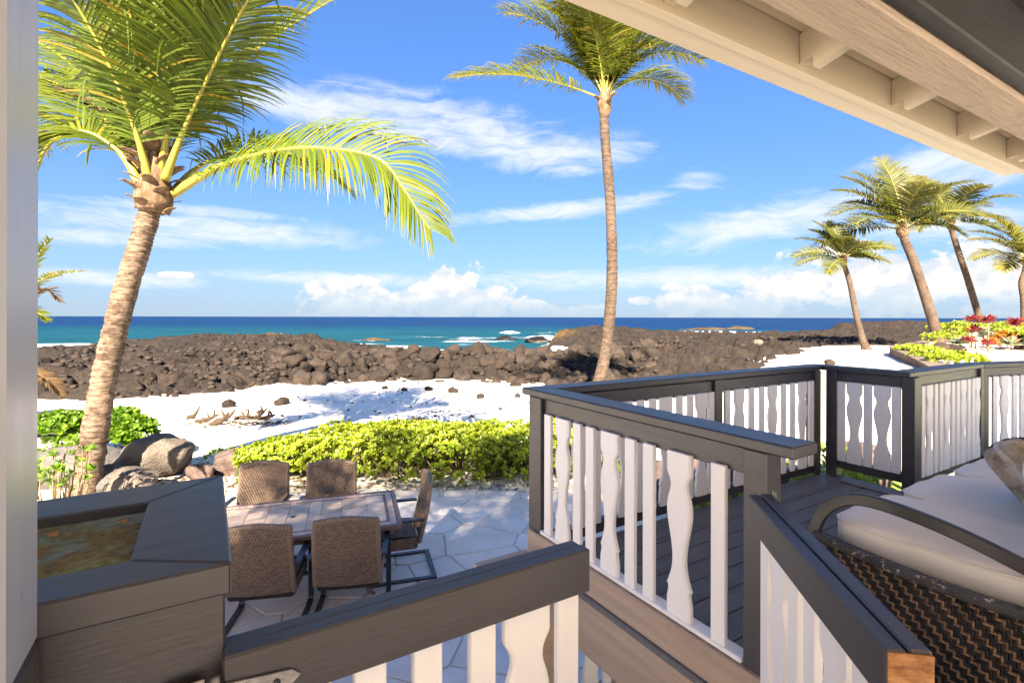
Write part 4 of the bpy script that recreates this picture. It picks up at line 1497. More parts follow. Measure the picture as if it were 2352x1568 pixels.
for i, a in enumerate([
        (2232, 790, 24.5, .50, .17, 22, 'tall red ti plant nearest the biggest garden palm', 'ti', 'ti_plant', 1.05), (2240, 792, 24.2, .46, .16, 20, 'pink red ti plant just below the tallest red one', 'ti', 'ti_plant', .62),
        (2270, 798, 23.8, .50, .18, 24, 'tall red ti plant in the middle of the garden', 'ti', 'ti_plant', 1.15), (2228, 796, 24.0, .42, .14, 20, 'low dark red ti plant beside the left agave', 'ti', 'ti_plant', .2),
        (2268, 800, 23.6, .42, .14, 18, 'low dark red ti plant at the bed edge', 'ti', 'ti_plant', .15), (2335, 772, 27.0, .62, .18, 26, 'red ti plant beside the dark garden fence', 'ti', 'ti_plant', .55)]):
    spiky(*a, up=.5, seed=830 + i)
for i, a in enumerate([(2205, 792, 25.0, .62, .16, 26, 'pale agave rosette beside the sea wall bushes', 'agave', 'agave', .05), (2258, 786, 25.8, .60, .16, 26, 'pale agave rosette behind the middle red plant', 'agave', 'agave', .35),
                       (2322, 797, 24.6, .60, .15, 26, 'pale agave rosette right of the orange croton', 'agave', 'agave', .08)]):
    spiky(*a, up=.25, seed=850 + i)

# lava lumps edging the bed, wire tripod, garden fence, rough stone pier
for i, (px, py, s, lab) in enumerate([(2160, 797, .34, 'dark lava lump beside the low green cover'), (2178, 800, .38, 'dark lava lump in the middle of the bed edge'), (2196, 803, .36, 'dark lava lump nearest the red plants')]):
    p = P(px, py, 24.6)
    o = link('lava_lump', rock_mesh(870 + i, 3, 7, .3, 1.5, .1, 'lava_lump'), M['boulder'])
    o.location = p
    o.scale = (s * 1.3, s, s * .7)
    tag(o, lab, 'stone')
tpos = P(2218, 822, 20.5)
tr = thing('wire_tripod', 'thin rusty wire tripod on the garden sand', 'plant support', tpos)
for a in range(3):
    e = Vector((math.cos(a * 2.1 + .4) * .3, math.sin(a * 2.1 + .4) * .3, -.05))
    link('leg', tube([Vector((0, 0, .42)), e], .012, 5, 'leg'), M['wire'], tr)
fpz = P(2300, 762, 36)
fe = thing('garden_fence', 'short dark wooden fence above the garden bushes', 'fence', fpz)
for i in range(5):
    link('post', cbox(.09, .09, .75, .01), M['blackmetal'], fe, (-1.1 + i * .55, 0, .35))
for z in (.2, .45, .68):
    link('rail', cbox(2.4, .05, .08, .008), M['blackmetal'], fe, (0, -.075, z))
spz = P(2352, 806, 25)
sp = thing('stone_pier', 'rough stacked lava stone pier cut by the right edge', 'pier', spz)
rg = random.Random(3)
for i in range(7):
    for j in range(3):
        s = rg.uniform(.13, .18)
        link('stone', BM[rg.randrange(12)], None, sp, (-.16 + j * .26 + .08 * (i % 2), -.1, .06 + i * .15), (rg.random() * 3, rg.random() * 3, rg.random() * 3), (s * 1.15, s, s * .72))
link('core', cbox(.62, .5, 1.05, .03), M['stonewall'], sp, (.12, .12, .5))

# ------------------------------------------------------------------ patio of irregular flagstones
def clip(poly, n, d):
    out = []
    for i in range(len(poly)):
        a, b = poly[i], poly[(i + 1) % len(poly)]
        da, db = a[0] * n[0] + a[1] * n[1] - d, b[0] * n[0] + b[1] * n[1] - d
        if da <= 0:
            out.append(a)
        if (da < 0 < db) or (db < 0 < da):
            t = da / (da - db)
            out.append((a[0] + (b[0] - a[0]) * t, a[1] + (b[1] - a[1]) * t))
    return out


patio = tag(link('patio', prism([(-5.7, .6), (2.6, .6), (4.2, 3.6), (3.4, 7.4), (1.9, 8.05), (0.3, 8.2), (-1.2, 8.25), (-2.8, 8.1), (-4.4, 7.7), (-5.5, 6.6)], -.12, .004, 0, 'patio'), M['grout']), 'pale flagstone patio under the dining table', kind='structure')
rg = random.Random(23)
seeds = []
for i in range(15):
    for j in range(13):
        seeds.append((-5.6 + i * .66 + rg.uniform(-.27, .27), .6 + j * .62 + rg.uniform(-.27, .27)))
for k, (sx, sy) in enumerate(seeds):
    poly = [(sx - 1, sy - 1), (sx + 1, sy - 1), (sx + 1, sy + 1), (sx - 1, sy + 1)]
    for (tx, ty) in seeds:
        if (tx, ty) == (sx, sy) or abs(tx - sx) > 2 or abs(ty - sy) > 2:
            continue
        nx, ny = tx - sx, ty - sy
        l = math.hypot(nx, ny)
        nx, ny = nx / l, ny / l
        poly = clip(poly, (nx, ny), nx * (sx + tx) / 2 + ny * (sy + ty) / 2 - .006)
        if len(poly) < 3:
            break
    for n, d in (((0, 1), 8.15 - .05 * abs(sx + 1)), ((-1, 0), 5.6), ((.55, .83), 7.6), ((.86, -.5), 1.9), ((-.6, .8), 8.2)):
        if len(poly) >= 3:
            poly = clip(poly, n, d)
    if len(poly) < 3:
        continue
    ar = abs(sum(poly[i][0] * poly[(i + 1) % len(poly)][1] - poly[(i + 1) % len(poly)][0] * poly[i][1] for i in range(len(poly)))) / 2
    if ar < .02:
        continue
    # roughen the outline a little
    pp = []
    for i in range(len(poly)):
        a, b = Vector((*poly[i], 0)), Vector((*poly[(i + 1) % len(poly)], 0))
        c = Vector((sx, sy, 0))
        pp.append((a + (c - a) * .012) - c)
        m_ = a.lerp(b, rg.uniform(.35, .65))
        if (b - a).length > .25:
            pp.append(m_ + (c - m_) * rg.uniform(-.01, .03) - c)
    h = .016 + rg.uniform(0, .005)
    vs = [(p.x, p.y, 0) for p in pp] + [(p.x, p.y, h - .006) for p in pp] + [(p.x * .985, p.y * .985, h) for p in pp]
    n_ = len(pp)
    fs = []
    for r_ in range(2):
        for i in range(n_):
            fs.append((r_ * n_ + i, r_ * n_ + (i + 1) % n_, (r_ + 1) * n_ + (i + 1) % n_, (r_ + 1) * n_ + i))
    fs.append(tuple(2 * n_ + i for i in range(n_)))
    link('flagstone', mesh_py('flagstone', vs, fs), M['flag'], patio, (sx, sy, 0.0))

# ------------------------------------------------------------------ deck
DZ = 1.33
deck = thing('deck', 'dark painted timber deck with brown rim beams', 'deck', uv(1.7, 1.0, DZ), TH)


def dl(u, v, z=0.0):
    return (u - 1.7, v - 1.0, z)


bw = .148
nb = 0
v_ = -1.05
while v_ < 2.36:
    u0, u1 = (1.86, 9.0) if v_ < 1.55 else (1.86, 4.86)
    me = cbox(u1 - u0, bw - .008, .034, .003)
    link('deck_board', me, M['deckboard'], deck, dl((u0 + u1) / 2, v_ + bw / 2, -.017))
    v_ += bw
link('border_board', cbox(3.2, .22, .038, .004), M['deckboard'], deck, dl(3.28, 2.50, -.012))
link('border_board', cbox(.18, 1.10, .037, .004), M['deckboard'], deck, dl(4.97, 2.06, -.011))
link('border_board', cbox(4.0, .16, .036, .004), M['deckboard'], deck, dl(7.06, 1.71, -.010))
link('border_board', cbox(.16, 3.6, .037, .004), M['deckboard'], deck, dl(1.79, .82, -.010))
link('deck_base', prism([dl(1.80, -1.2)[:2], dl(9, -1.2)[:2], dl(9, 1.86)[:2], dl(5.05, 1.86)[:2], dl(5.05, 2.6)[:2], dl(1.80, 2.6)[:2]], -.20, -.040, 0), M['blackmetal'], deck)
# stair side: curb, rim joist, knotty beam below
link('curb_board', cbox(4.0, .05, .165, .005), M['brown'], deck, dl(1.752, .68, .0675), (0, 0, R(90)))
link('rim_joist', cbox(4.0, .05, .175, .005), M['brown'], deck, dl(1.732, .70, -.106), (0, 0, R(90)))
link('lower_beam', cbox(4.0, .09, .13, .006), M['brown'], deck, dl(1.775, .70, -.262), (0, 0, R(90)))
link('rim_joist', cbox(3.3, .045, .20, .005), M['charcoal'], deck, dl(3.42, 2.64, -.12))
M['bouncefloor'] = surf('pale_bounce_floor', (0.24, 0.215, 0.19), .6, .08, 3, .1, 30)  # unseen landing floor, made pale to bounce sunlight into the shade
link('landing_floor', cbox(4.0, 4.6, .05, .004), M['bouncefloor'], deck, dl(-.32, -1.38, -.03))
link('support_post', cbox(.13, .13, 1.30, .006), M['brown'], deck, dl(1.80, 2.60, -.68))
link('support_post', cbox(.13, .13, 1.30, .006), M['brown'], deck, dl(4.9, 2.5, -.85))


# ---- slats
def slat_mesh(h, w=.066, th=.022):
    return cbox(w, th, h, .003, 'slat')


PROF = [(0, 1), (.115, 1), (.13, .97), (.145, .86), (.165, .74), (.185, .68), (.205, .67), (.225, .70), (.245, .78), (.27, .87), (.30, .95), (.335, .995), (.37, .99), (.41, .93), (.45, .84), (.50, .72),
        (.55, .61), (.59, .545), (.63, .52), (.67, .54), (.71, .62), (.745, .74), (.775, .87), (.795, .97), (.80, 1.0), (.805, .90), (.82, .87), (.845, .90), (.87, .97), (.89, 1), (1, 1)]


def wavy_mesh(h, w=.13, th=.022):
    """flat slat sawn to a baluster outline, front edges rounded over"""
    vs, fs = [], []
    for t, k in PROF:
        z = h * (0.5 - t)
        a = w / 2 * k
        b = a - .009
        for x, y in ((-a, th / 2), (-a, -th / 2 + .006), (-b, -th / 2), (b, -th / 2), (a, -th / 2 + .006), (a, th / 2)):
            vs.append((x, y, z))
    n = len(PROF)
    for i in range(n - 1):
        for j in range(6):
            fs.append((i * 6 + j, i * 6 + (j + 1) % 6, (i + 1) * 6 + (j + 1) % 6, (i + 1) * 6 + j))
    fs.append((5, 4, 3, 2, 1, 0))
    fs.append(tuple((n - 1) * 6 + j for j in range(6)))
    return mesh_py('wavy_slat', vs, [tuple(reversed(f)) for f in fs])


_cache = {}


def slat(kind, h, parent, loc_, rz=0.0):
    key = (kind, round(h, 3))
    if key not in _cache:
        _cache[key] = wavy_mesh(h) if kind == 'S' else slat_mesh(h)
        _cache[key].materials.append(M['white'])
    return link('baluster', _cache[key], None, parent, loc_, (0, 0, rz))


CAPZ = 2.35


def railing(label, s, ang_, length, pattern, posts, zbot, ztop, flip=False, sub=True, name='deck_railing', bottom=True, brown_bottom=False, yoff=0.0):
    """s = (u, v) start; local x runs along; pattern = list of (x, kind); posts = list of x"""
    w0 = uv(*s, DZ)
    t = thing(name, label, 'railing', w0, ang_)
    for p in posts:
        link('post', cbox(.095, .095, CAPZ - .045 - DZ + .0, .005), M['charcoal'], t, (p, 0, (CAPZ - .045 - DZ) / 2))
    rz = R(180) if flip else 0
    xs_ = sorted(posts)
    for a, b in zip(xs_[:-1], xs_[1:]):
        L = b - a - .095
        link('top_rail', cbox(L, .045, .10, .004), M['charcoal'], t, ((a + b) / 2, yoff, ztop - DZ + .05))
        if bottom:
            link('bottom_rail', cbox(L, .045, .09, .004), M['charcoal'], t, ((a + b) / 2, yoff, zbot - DZ - .045))
    for x, k in pattern:
        slat(k, ztop - zbot + .03, t, (x, yoff + (.036 if flip else -.036), (ztop + zbot) / 2 - DZ), rz)
    return t


def capuv(parent, poly, z0, z1, m='charcoal', nm='cap_rail'):
    """cap given in (u, v), placed in the parent's frame"""
    inv = Matrix.Rotation(-parent.rotation_euler.z, 4, 'Z')
    c = sum((uv(*p) for p in poly), Vector()) / len(poly)
    c0 = inv @ (c - Vector((parent.location.x, parent.location.y, 0)))
    pl_ = [inv @ (uv(*p) - c) for p in poly]
    return link(nm, prism([(p.x, p.y) for p in pl_], z0 - (z0 + z1) / 2, z1 - (z0 + z1) / 2, .007, nm), M[m], parent, (c0.x, c0.y, (z0 + z1) / 2 - parent.location.z))


# stair side railing: from the corner post back towards the gate (local x runs along -V)
AB = R(31 - 90)
near = railing('white slatted deck railing beside the stair with dark sloping cap', (1.80, 2.62), AB, 1.5,
               [(.115, 'P'), (.255, 'S'), (.395, 'P'), (.505, 'P'), (.655, 'S'), (.805, 'P'), (.925, 'P'), (1.10, 'S'), (1.30, 'P')], [0, 1.46], 1.50, 2.20, bottom=False)
capuv(near, [(1.745, 2.785), (1.745, 1.01), (1.905, 1.01), (1.905, 2.625)], CAPZ - .045, CAPZ)
link('sill', cbox(1.36, .07, .02, .004), M['white'], near, (.73, -.02, 1.493 - DZ))

far = railing('long seaward deck railing with wavy grey slats and mid post', (1.80, 2.66), TH, 3.4,
              [(.16, 'P'), (.30, 'S'), (.44, 'P'), (.56, 'P'), (.70, 'S'), (.84, 'P'), (.96, 'P'), (1.10, 'S'), (1.24, 'P'), (1.36, 'P'), (1.49, 'S'), (1.60, 'P'),
               (1.80, 'P'), (1.96, 'S'), (2.12, 'P'), (2.26, 'P'), (2.42, 'S'), (2.58, 'P'), (2.72, 'P'), (2.88, 'S'), (3.02, 'P')], [.0001, 1.69, 3.13], 1.44, 2.20)
far.children[0].scale = (.98, .98, .985)
capuv(far, [(1.905, 2.625), (5.00, 2.625), (5.16, 2.785), (1.745, 2.785)], CAPZ - .0452, CAPZ - .0002)

short = railing('short gate like railing panel with two wavy slats', (5.05, 2.55), AB, .8, [(.098, 'P'), (.205, 'S'), (.315, 'P'), (.425, 'S'), (.532, 'P')], [.01, .62], 1.50, 2.20)
capuv(short, [(5.00, 2.625), (5.00, 1.915), (5.16, 2.075), (5.16, 2.785)], CAPZ - .0454, CAPZ - .0004)

side = railing('railing panel behind the sofa set back from the corner', (5.10, 1.98), TH, 1.6,
               [(.21, 'P'), (.34, 'S'), (.47, 'P'), (.58, 'P'), (.71, 'S'), (.84, 'P'), (.95, 'P'), (1.08, 'S'), (1.21, 'P'), (1.32, 'P'), (1.43, 'S')], [.115, 1.55], 1.44, 2.20)
capuv(side, [(5.00, 1.915), (6.62, 1.915), (6.66, 2.075), (5.16, 2.075)], CAPZ - .0456, CAPZ - .0006)

end = railing('last railing panel running out of the right edge', (6.68, 1.98), TH - R(14), 2.0,
              [(.18, 'P'), (.33, 'S'), (.48, 'P'), (.60, 'P'), (.75, 'S'), (.90, 'P'), (1.02, 'P'), (1.17, 'S'), (1.32, 'P')], [.04, 1.5], 1.44, 2.20)
e1 = (6.62 + 2.0 * math.cos(R(14)), 1.915 - 2.0 * math.sin(R(14)))
e2 = (e1[0] + .04, e1[1] + .16)
capuv(end, [(6.62, 1.915), e1, e2, (6.66, 2.075)], CAPZ - .0458, CAPZ - .0008)

# lower guard below the deck corner
lg = railing('lower stair guard with white slats under the deck corner', (1.36, 2.58), TH, 2.2,
             [(.50, 'P'), (.62, 'P'), (.76, 'S'), (.90, 'P'), (1.02, 'P'), (1.16, 'S'), (1.3, 'P')], [], .38, 1.14, name='stair_guard')
for x in (0.0, 1.75):
    link('post', cbox(.095, .095, 1.33, .005), M['brown'], lg, (x, 0, 1.32 / 2 - DZ))
link('cap_rail', cbox(.36, .13, .04, .005), M['brown'], lg, (.15, 0, 1.355 - DZ))
link('top_rail', cbox(1.65, .045, .09, .004), M['brown'], lg, (.875, .05, 1.10 - DZ))
link('bottom_rail', cbox(1.65, .06, .09, .004), M['brown'], lg, (.875, 0, .335 - DZ))

# stair treads down from the gate
st = thing('stair', 'dark timber stair going down from the double gate', 'stair', uv(.85, 1.1, 0), TH)
for i in range(5):
    link('tread', cbox(1.5, .27, .04, .004), M['deckboard'], st, (0, .18 + i * .25, DZ - .22 * (i + 1)))
for x in (-.77, .77):
    link('stringer', cbox(.045, 1.5, .26, .004), M['brown'], st, (x, .72, .60), (-math.atan2(.22, .25), 0, 0))

# ------------------------------------------------------------------ gates
GZ = 2.211


def gate(label, hinge, ang_, flip, pattern, raw=False):
    t = thing('gate', label, 'gate', uv(*hinge, 0), ang_)
    s = -1 if flip else 1
    link('top_rail', cbox(.815, .038, .108, .004), M['charcoal'], t, (.4125, -.019 * s, GZ - .054))
    link('top_rail', cbox(.815, .036, .104, .004), M['charcoal'], t, (.4125, .0205 * s, GZ - .056))
    link('bottom_rail', cbox(.80, .038, .09, .004), M['charcoal'], t, (.42, -.019 * s, DZ + .12))
    for x, k in pattern:
        slat(k, .70, t, (x, .004 * s, GZ - .104 - .35), R(180) if flip else 0)
    if raw:
        link('cut_end', cbox(.004, .074, .100, .0), M['endgrain'], t, (.8225, 0, GZ - .056))
    return t


gl = gate('closed gate leaf with dark double top rail beside the pedestal', (.02, 1.045), TH, False, [(.07, 'P'), (.16, 'P'), (.27, 'P'), (.395, 'P'), (.53, 'P'), (.655, 'S'), (.775, 'P')])
for x in (.02, ):
    link('strap_hinge', prism([(-.0, -.026), (.115, -.013), (.13, 0), (.115, .013), (0, .026)], 0, .004, 0), M['steel'], gl, (.0, -.0405, GZ - .066), (R(90), 0, 0))
    link('hinge_leaf', cbox(.062, .004, .075, .001), M['steel'], gl, (-.052, -.028, GZ - .068))
    link('hinge_pin', tube([Vector((0, 0, -.04)), Vector((0, 0, .04))], .008, 8), M['steel'], gl, (-.006, -.04, GZ - .066))
    for dx in (-.07, .03, .09):
        link('screw', tube([Vector((0, -.0, 0)), Vector((0, -.004, 0))], .006, 8), M['blackmetal'], gl, (dx, -.0455 if dx > 0 else -.0305, GZ - .066))

gdir = math.atan2(-.988, -.155)
gr = gate('open gate leaf with raw orange cut end swung towards the viewer', (1.60, 1.04), gdir, True, [(.09, 'P'), (.21, 'S'), (.325, 'P'), (.43, 'P'), (.56, 'S'), (.68, 'P'), (.78, 'P')], True)
link('hinge_leaf', cbox(.03, .004, .06, .001), M['steel'], gr, (.005, .045, GZ - .02))

# ------------------------------------------------------------------ pedestal and white post
PZ = EYE - .43
ped = thing('pedestal', 'dark hollow topped pedestal with copper lined recess', 'pedestal', uv(-.30, 1.30, 0), TH)


def pu(u, v):
    return (u + .30, v - 1.30)


def ring_piece(poly, nm='cap_board', z0=PZ - .055, z1=PZ):
    c = (sum(p[0] for p in poly) / 4, sum(p[1] for p in poly) / 4)
    link(nm, prism([(p[0] - c[0], p[1] - c[1]) for p in poly], -(z1 - z0) / 2, (z1 - z0) / 2, .004, nm), M['charcoal'], ped, (*pu(*c), (z0 + z1) / 2))


ring_piece([(.040, 1.018), (.040, 1.590), (-.115, 1.447), (-.115, 1.118)])
ring_piece([(.0385, 1.017), (-.1155, 1.117), (-.70, 1.117), (-.70, 1.017)], z1=PZ - .0006)
ring_piece([(.0385, 1.591), (-.70, 1.591), (-.70, 1.448), (-.1155, 1.448)], z1=PZ - .0006)
link('copper_liner', cbox(.60, .35, .006, 0), M['copper'], ped, (*pu(-.415, 1.28), PZ - .026))
for (a, b) in ((-.155, 1.405), (-.27, 1.395)):
    r_ = link('rusty_rivet', mesh_py('rivet', *(lambda vs_fs: vs_fs)(([(math.cos(k * .785) * r, math.sin(k * .785) * r, z) for r, z in ((.011, 0), (.009, .004), (.004, .004), (.003, .001)) for k in range(8)],
                                                                     [(i * 8 + k, i * 8 + (k + 1) % 8, (i + 1) * 8 + (k + 1) % 8, (i + 1) * 8 + k) for i in range(3) for k in range(8)]))), M['endgrain'], ped, (*pu(a, b), PZ - .0225))
link('front_board', cbox(.74, .045, .22, .004), M['charcoal'], ped, (*pu(-.34, 1.062), PZ - .055 - .11))
link('front_board', cbox(.17, .045, .70, .004), M['charcoal'], ped, (*pu(-.055, 1.061), PZ - .275 - .35))
link('side_board', cbox(.045, .46, .98, .004), M['charcoal'], ped, (*pu(.006, 1.315), PZ - .056 - .49))
link('back_board', cbox(.74, .045, .98, .004), M['charcoal'], ped, (*pu(-.355, 1.56), PZ - .057 - .49))
slat('S', .70, ped, (*pu(-.20, 1.075), PZ - .275 - .30))
slat('P', .70, ped, (*pu(-.36, 1.075), PZ - .275 - .30))
link('base', cbox(.70, .46, 1.5, .004), M['charcoal'], ped, (*pu(-.345, 1.31), .55))

wpst = thing('porch_post', 'pale square porch post at the left edge with dark foot', 'post', uv(-.30, .94, 0), TH)
M['postpaint'] = surf('post_paint', (0.33, 0.33, 0.36), 0.32, 0.04, 2.0, 0.08, 6.0, (8, 8, 1), 0.5, dist=0.004)
link('shaft', cbox(.15, .15, 3.0, .006), M['postpaint'], wpst, (.011, .0, PZ + 1.45))
link('foot', cbox(.154, .154, 2.35, .006), M['charcoal'], wpst, (.011, .0, PZ - .05 - 1.175))

# ------------------------------------------------------------------ roof eave
EZ = EYE + 1.0
roof = thing('house_roof', 'cream painted roof eave with notched rafter tails and rough beam', 'roof', uv(0, 0, 0), TH)
UE = 4.79
SL = .24
u0 = -7.0
L = UE - u0
um = (UE + u0) / 2
link('gutter', cbox(L + .05, .11, .12, .012), M['beige'], roof, (um, 1.25, EZ + .06))
link('fascia_board', cbox(L, .04, .172, .004), M['beige'], roof, (um, 1.172, EZ + .068))


def roofz(v):
    return EZ + .118 + (1.25 - v) * SL


for v0, v1 in ((1.15, .93), (.93, .68)):
    c = (v0 + v1) / 2
    link('soffit_board', cbox(L, abs(v1 - v0) - .006, .02, .003), M['beige'], roof, (um, c, roofz(c)), (-math.atan(SL), 0, 0))
link('deck_sheet', cbox(L, 4.6, .10, 0), M['shingle'], roof, (um, 1.30 - 2.22, roofz(1.30 - 2.22) + .085), (-math.atan(SL), 0, 0))


def rafter_mesh():
    prof = [(1.15, EZ + .01), (1.10, EZ + .022), (1.098, EZ - .02), (.2, EZ - .02 + .9 * SL), (.2, roofz(.2) - .012), (1.15, roofz(1.15) - .012)]
    w = .045
    vs = [(-w / 2, v, z) for v, z in prof] + [(w / 2, v, z) for v, z in prof]
    n = len(prof)
    fs = [tuple(range(n)), tuple(range(2 * n - 1, n - 1, -1))]
    for i in range(n):
        fs.append((i, i + n, (i + 1) % n + n, (i + 1) % n))
    bm = bmesh.new()
    bv = [bm.verts.new(v) for v in vs]
    for f in fs:
        bm.faces.new([bv[k] for k in f])
    bmesh.ops.recalc_face_normals(bm, faces=bm.faces)
    me_ = bpy.data.meshes.new('rafter')
    bm.to_mesh(me_)
    bm.free()
    return me_


rm = rafter_mesh()
rm.materials.append(M['beige'])
for k in range(-2, 5):
    link('rafter', rm, None, roof, (2.05 + .772 * (k - 1), 0, 0))
link('corner_board', cbox(.05, 1.2, .20, .004), M['beige'], roof, (UE - .025, .55, EZ + .19), (-math.atan(SL), 0, 0))
link('beam', cbox(L + 1.2, .16, .20, .006), M['roughbeam'], roof, (um + .6, .783, EZ - .12 + .10))
link('shadow_beam_side', cbox(L + 1.2, .06, .27, .006), M['ceiling'], roof, (um + .6, .672, EZ - .10 + .135))  # beam's inner side, its shadow put in as a near-black board
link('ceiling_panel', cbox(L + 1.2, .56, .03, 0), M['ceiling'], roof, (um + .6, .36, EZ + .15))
link('ceiling_panel', cbox(L + 1.2, 3.4, .03, 0), M['beige'], roof, (um + .6, -1.63, EZ + .154))  # unseen inner ceiling, made cream to bounce more light down
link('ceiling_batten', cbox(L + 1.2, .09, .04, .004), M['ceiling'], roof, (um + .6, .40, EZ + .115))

# ------------------------------------------------------------------ sofa
sofa = thing('wicker_sofa', 'dark herringbone wicker sofa with cream cushions and arched metal arms', 'sofa', uv(3.45, .80, DZ), TH)
# local x along u (centre 3.45), y along v (centre .80)


def softbox(dx, dy, dz, crown=.03, seed=0, n=14, r=.06):
    """a stuffed cushion: rounded box, domed top"""
    bm = bmesh.new()
    bmesh.ops.create_cube(bm, size=2.0)
    bmesh.ops.subdivide_edges(bm, edges=bm.edges[:], cuts=n, use_grid_fill=True)
    for v in bm.verts:
        c = v.co.copy()
        # superellipse rounding
        e = 6.0
        k = (abs(c.x) ** e + abs(c.y) ** e + abs(c.z) ** e) ** (1 / e)
        c = c / k * max(abs(c.x), abs(c.y), abs(c.z))
        x, y = c.x, c.y
        dome = crown * (1 - x * x) * (1 - y * y) * (1 if c.z > 0 else -.3) * abs(c.z)
        wr = .006 * mn.noise(Vector((x * 2.3 + seed, y * 2.3, c.z * 2)))
        v.co = Vector((c.x * dx / 2, c.y * dy / 2, c.z * dz / 2 + dome + wr))
    me_ = bpy.data.meshes.new('cushion')
    bm.to_mesh(me_)
    bm.free()
    for p in me_.polygons:
        p.use_smooth = True
    return me_


for i in range(3):
    c_ = link('seat_cushion', softbox(.645, .74, .15, .035, i), M['cushion'], sofa, (-.665 + i * .665, .10, .495))
    rim = []
    for k in range(60):
        a_ = k / 59 * 2 * math.pi
        ce, se = math.cos(a_), math.sin(a_)
        kk = 1 / (abs(ce) ** 7 + abs(se) ** 7) ** (1 / 7)
        rim.append(Vector((ce * kk * .318, se * kk * .366, .052 + .004 * math.sin(k * .9))))
    link('piping', tube(rim, .0055, 6, 'piping'), M['cushion'], c_)
    b_ = link('back_cushion', softbox(.66, .20, .50, .02, i + 7), M['cushion'], sofa, (-.665 + i * .665, -.31, .76), (R(-14), 0, 0))
link('seat_frame', cbox(2.02, .82, .06, .01), M['bronze'], sofa, (0, .04, .38))
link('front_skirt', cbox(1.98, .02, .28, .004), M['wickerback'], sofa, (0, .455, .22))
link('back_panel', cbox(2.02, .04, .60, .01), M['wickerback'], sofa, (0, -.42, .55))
for sx in (-1, 1):
    x = sx * 1.035
    # arm: a flat bar springing from the front, arched back
    pts = [Vector((x, .50, .10)), Vector((x, .515, .30)), Vector((x, .505, .46)), Vector((x - .01 * sx, .46, .585)), Vector((x - .015 * sx, .37, .665)), Vector((x - .015 * sx, .24, .690)), Vector((x - .01 * sx, 0, .665)), Vector((x, -.25, .605)), Vector((x, -.45, .55))]
    arm = link('arm', tube(catmull(pts, 44), .03, name='arm', flat=(.052, .027)), M['bronze'], sofa)
    md = arm.modifiers.new('round', 'BEVEL')
    md.width = .006
    md.segments = 2
    # curved side panel under the arm, with herringbone weave
    def side_pt(a, z):
        """a in 0..1 front to back, z height above deck"""
        y = .49 - .94 * a
        bul = .045 * math.sin(math.pi * min(1, max(0, a))) + .03 * math.sin(math.pi * (z - .05) / .42)
        return Vector((x + sx * bul, y, z))
    vs = [side_pt(i / 15, .08 + j * .05) for i in range(16) for j in range(9)]
    fs = [(i * 9 + j, i * 9 + j + 1, (i + 1) * 9 + j + 1, (i + 1) * 9 + j) for i in range(15) for j in range(8)]
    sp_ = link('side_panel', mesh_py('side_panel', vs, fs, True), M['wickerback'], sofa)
    band = [side_pt(i / 23, .478 - .012 * math.sin(math.pi * i / 23)) + Vector((sx * .006, 0, 0)) for i in range(24)]
    bd = link('band', tube(band, .02, name='band', flat=(.05, .034)), M['wornband'], sofa)
    md = bd.modifiers.new('round', 'BEVEL')
    md.width = .008
    md.segments = 2
    if sx < 0:
        # herringbone: two-over-two strands meeting in stepped zigzags, tan bands between black ones
        c = .0098
        ny, nz = int(.92 / c), int(.37 / c)
        segs_ = []
        for iz in range(nz):
            for iy in range(ny):
                k = (iy + iz) % 4
                band_ = (iy - iz + (0 if k == 0 else -2)) // 2
                if k == 0 and iy + 1 < ny:
                    segs_.append((iy + 1.0, iz + .5, 'h', band_))
                if k == 2 and iz + 1 < nz:
                    segs_.append((iy + .5, iz + 1.0, 'v', band_))
        protos = {}
        for kk, mm in (('tan', 'strand_tan'), ('black', 'strand_black')):
            me_ = cbox(c * 2.15, .0085, c * .84, .0028, 'strand')
            me_.materials.append(M[mm])
            protos[kk] = me_
        items = []
        inv_ = Matrix.Rotation(TH, 4, 'Z')
        for gy, gz_, hv, band_ in segs_:
            a_ = gy * c / .94 + .01
            z_ = .468 - gz_ * c
            p_ = side_pt(a_, z_) + Vector((sx * .006, 0, 0))
            q_ = side_pt(a_ + .01, z_) - side_pt(a_ - .01, z_)
            w_ = uv(3.45, .80, DZ) + inv_ @ p_
            sx_ = 1176 + FPX * w_.x / max(.1, w_.y)
            sy_ = 728 - FPX * (w_.z - EYE) / max(.1, w_.y)
            seen = sx_ < 2352 and sy_ < 1568
            items.append((0 if seen else 1, (w_ - Vector((0, 0, EYE))).length, p_, (0, R(90) if hv == 'v' else 0, math.atan2(q_.y, q_.x)), 'tan' if band_ % 3 == 0 else 'black'))
        items.sort(key=lambda e_: (e_[0], e_[1]))
        for it in items[:300]:
            link('strand', protos[it[4]], None, sp_, it[2], it[3])
        for kk in ('tan', 'black'):
            pv = np.array([v.co[:] for v in protos[kk].vertices])
            pf = [tuple(p.vertices) for p in protos[kk].polygons]
            vs_, fs_ = [], []
            for it in items[300:]:
                if it[4] != kk:
                    continue
                m3 = np.array((Matrix.Rotation(it[3][2], 3, 'Z') @ Matrix.Rotation(it[3][1], 3, 'Y')))
                o__ = len(vs_)
                vs_ += [tuple(r_) for r_ in (pv @ m3.T + np.array(it[2]))]
                fs_ += [tuple(k_ + o__ for k_ in f_) for f_ in pf]
            tag(link('weave', mesh_py('weave', vs_, fs_), M['strand_' + kk], sp_), kind='stuff')
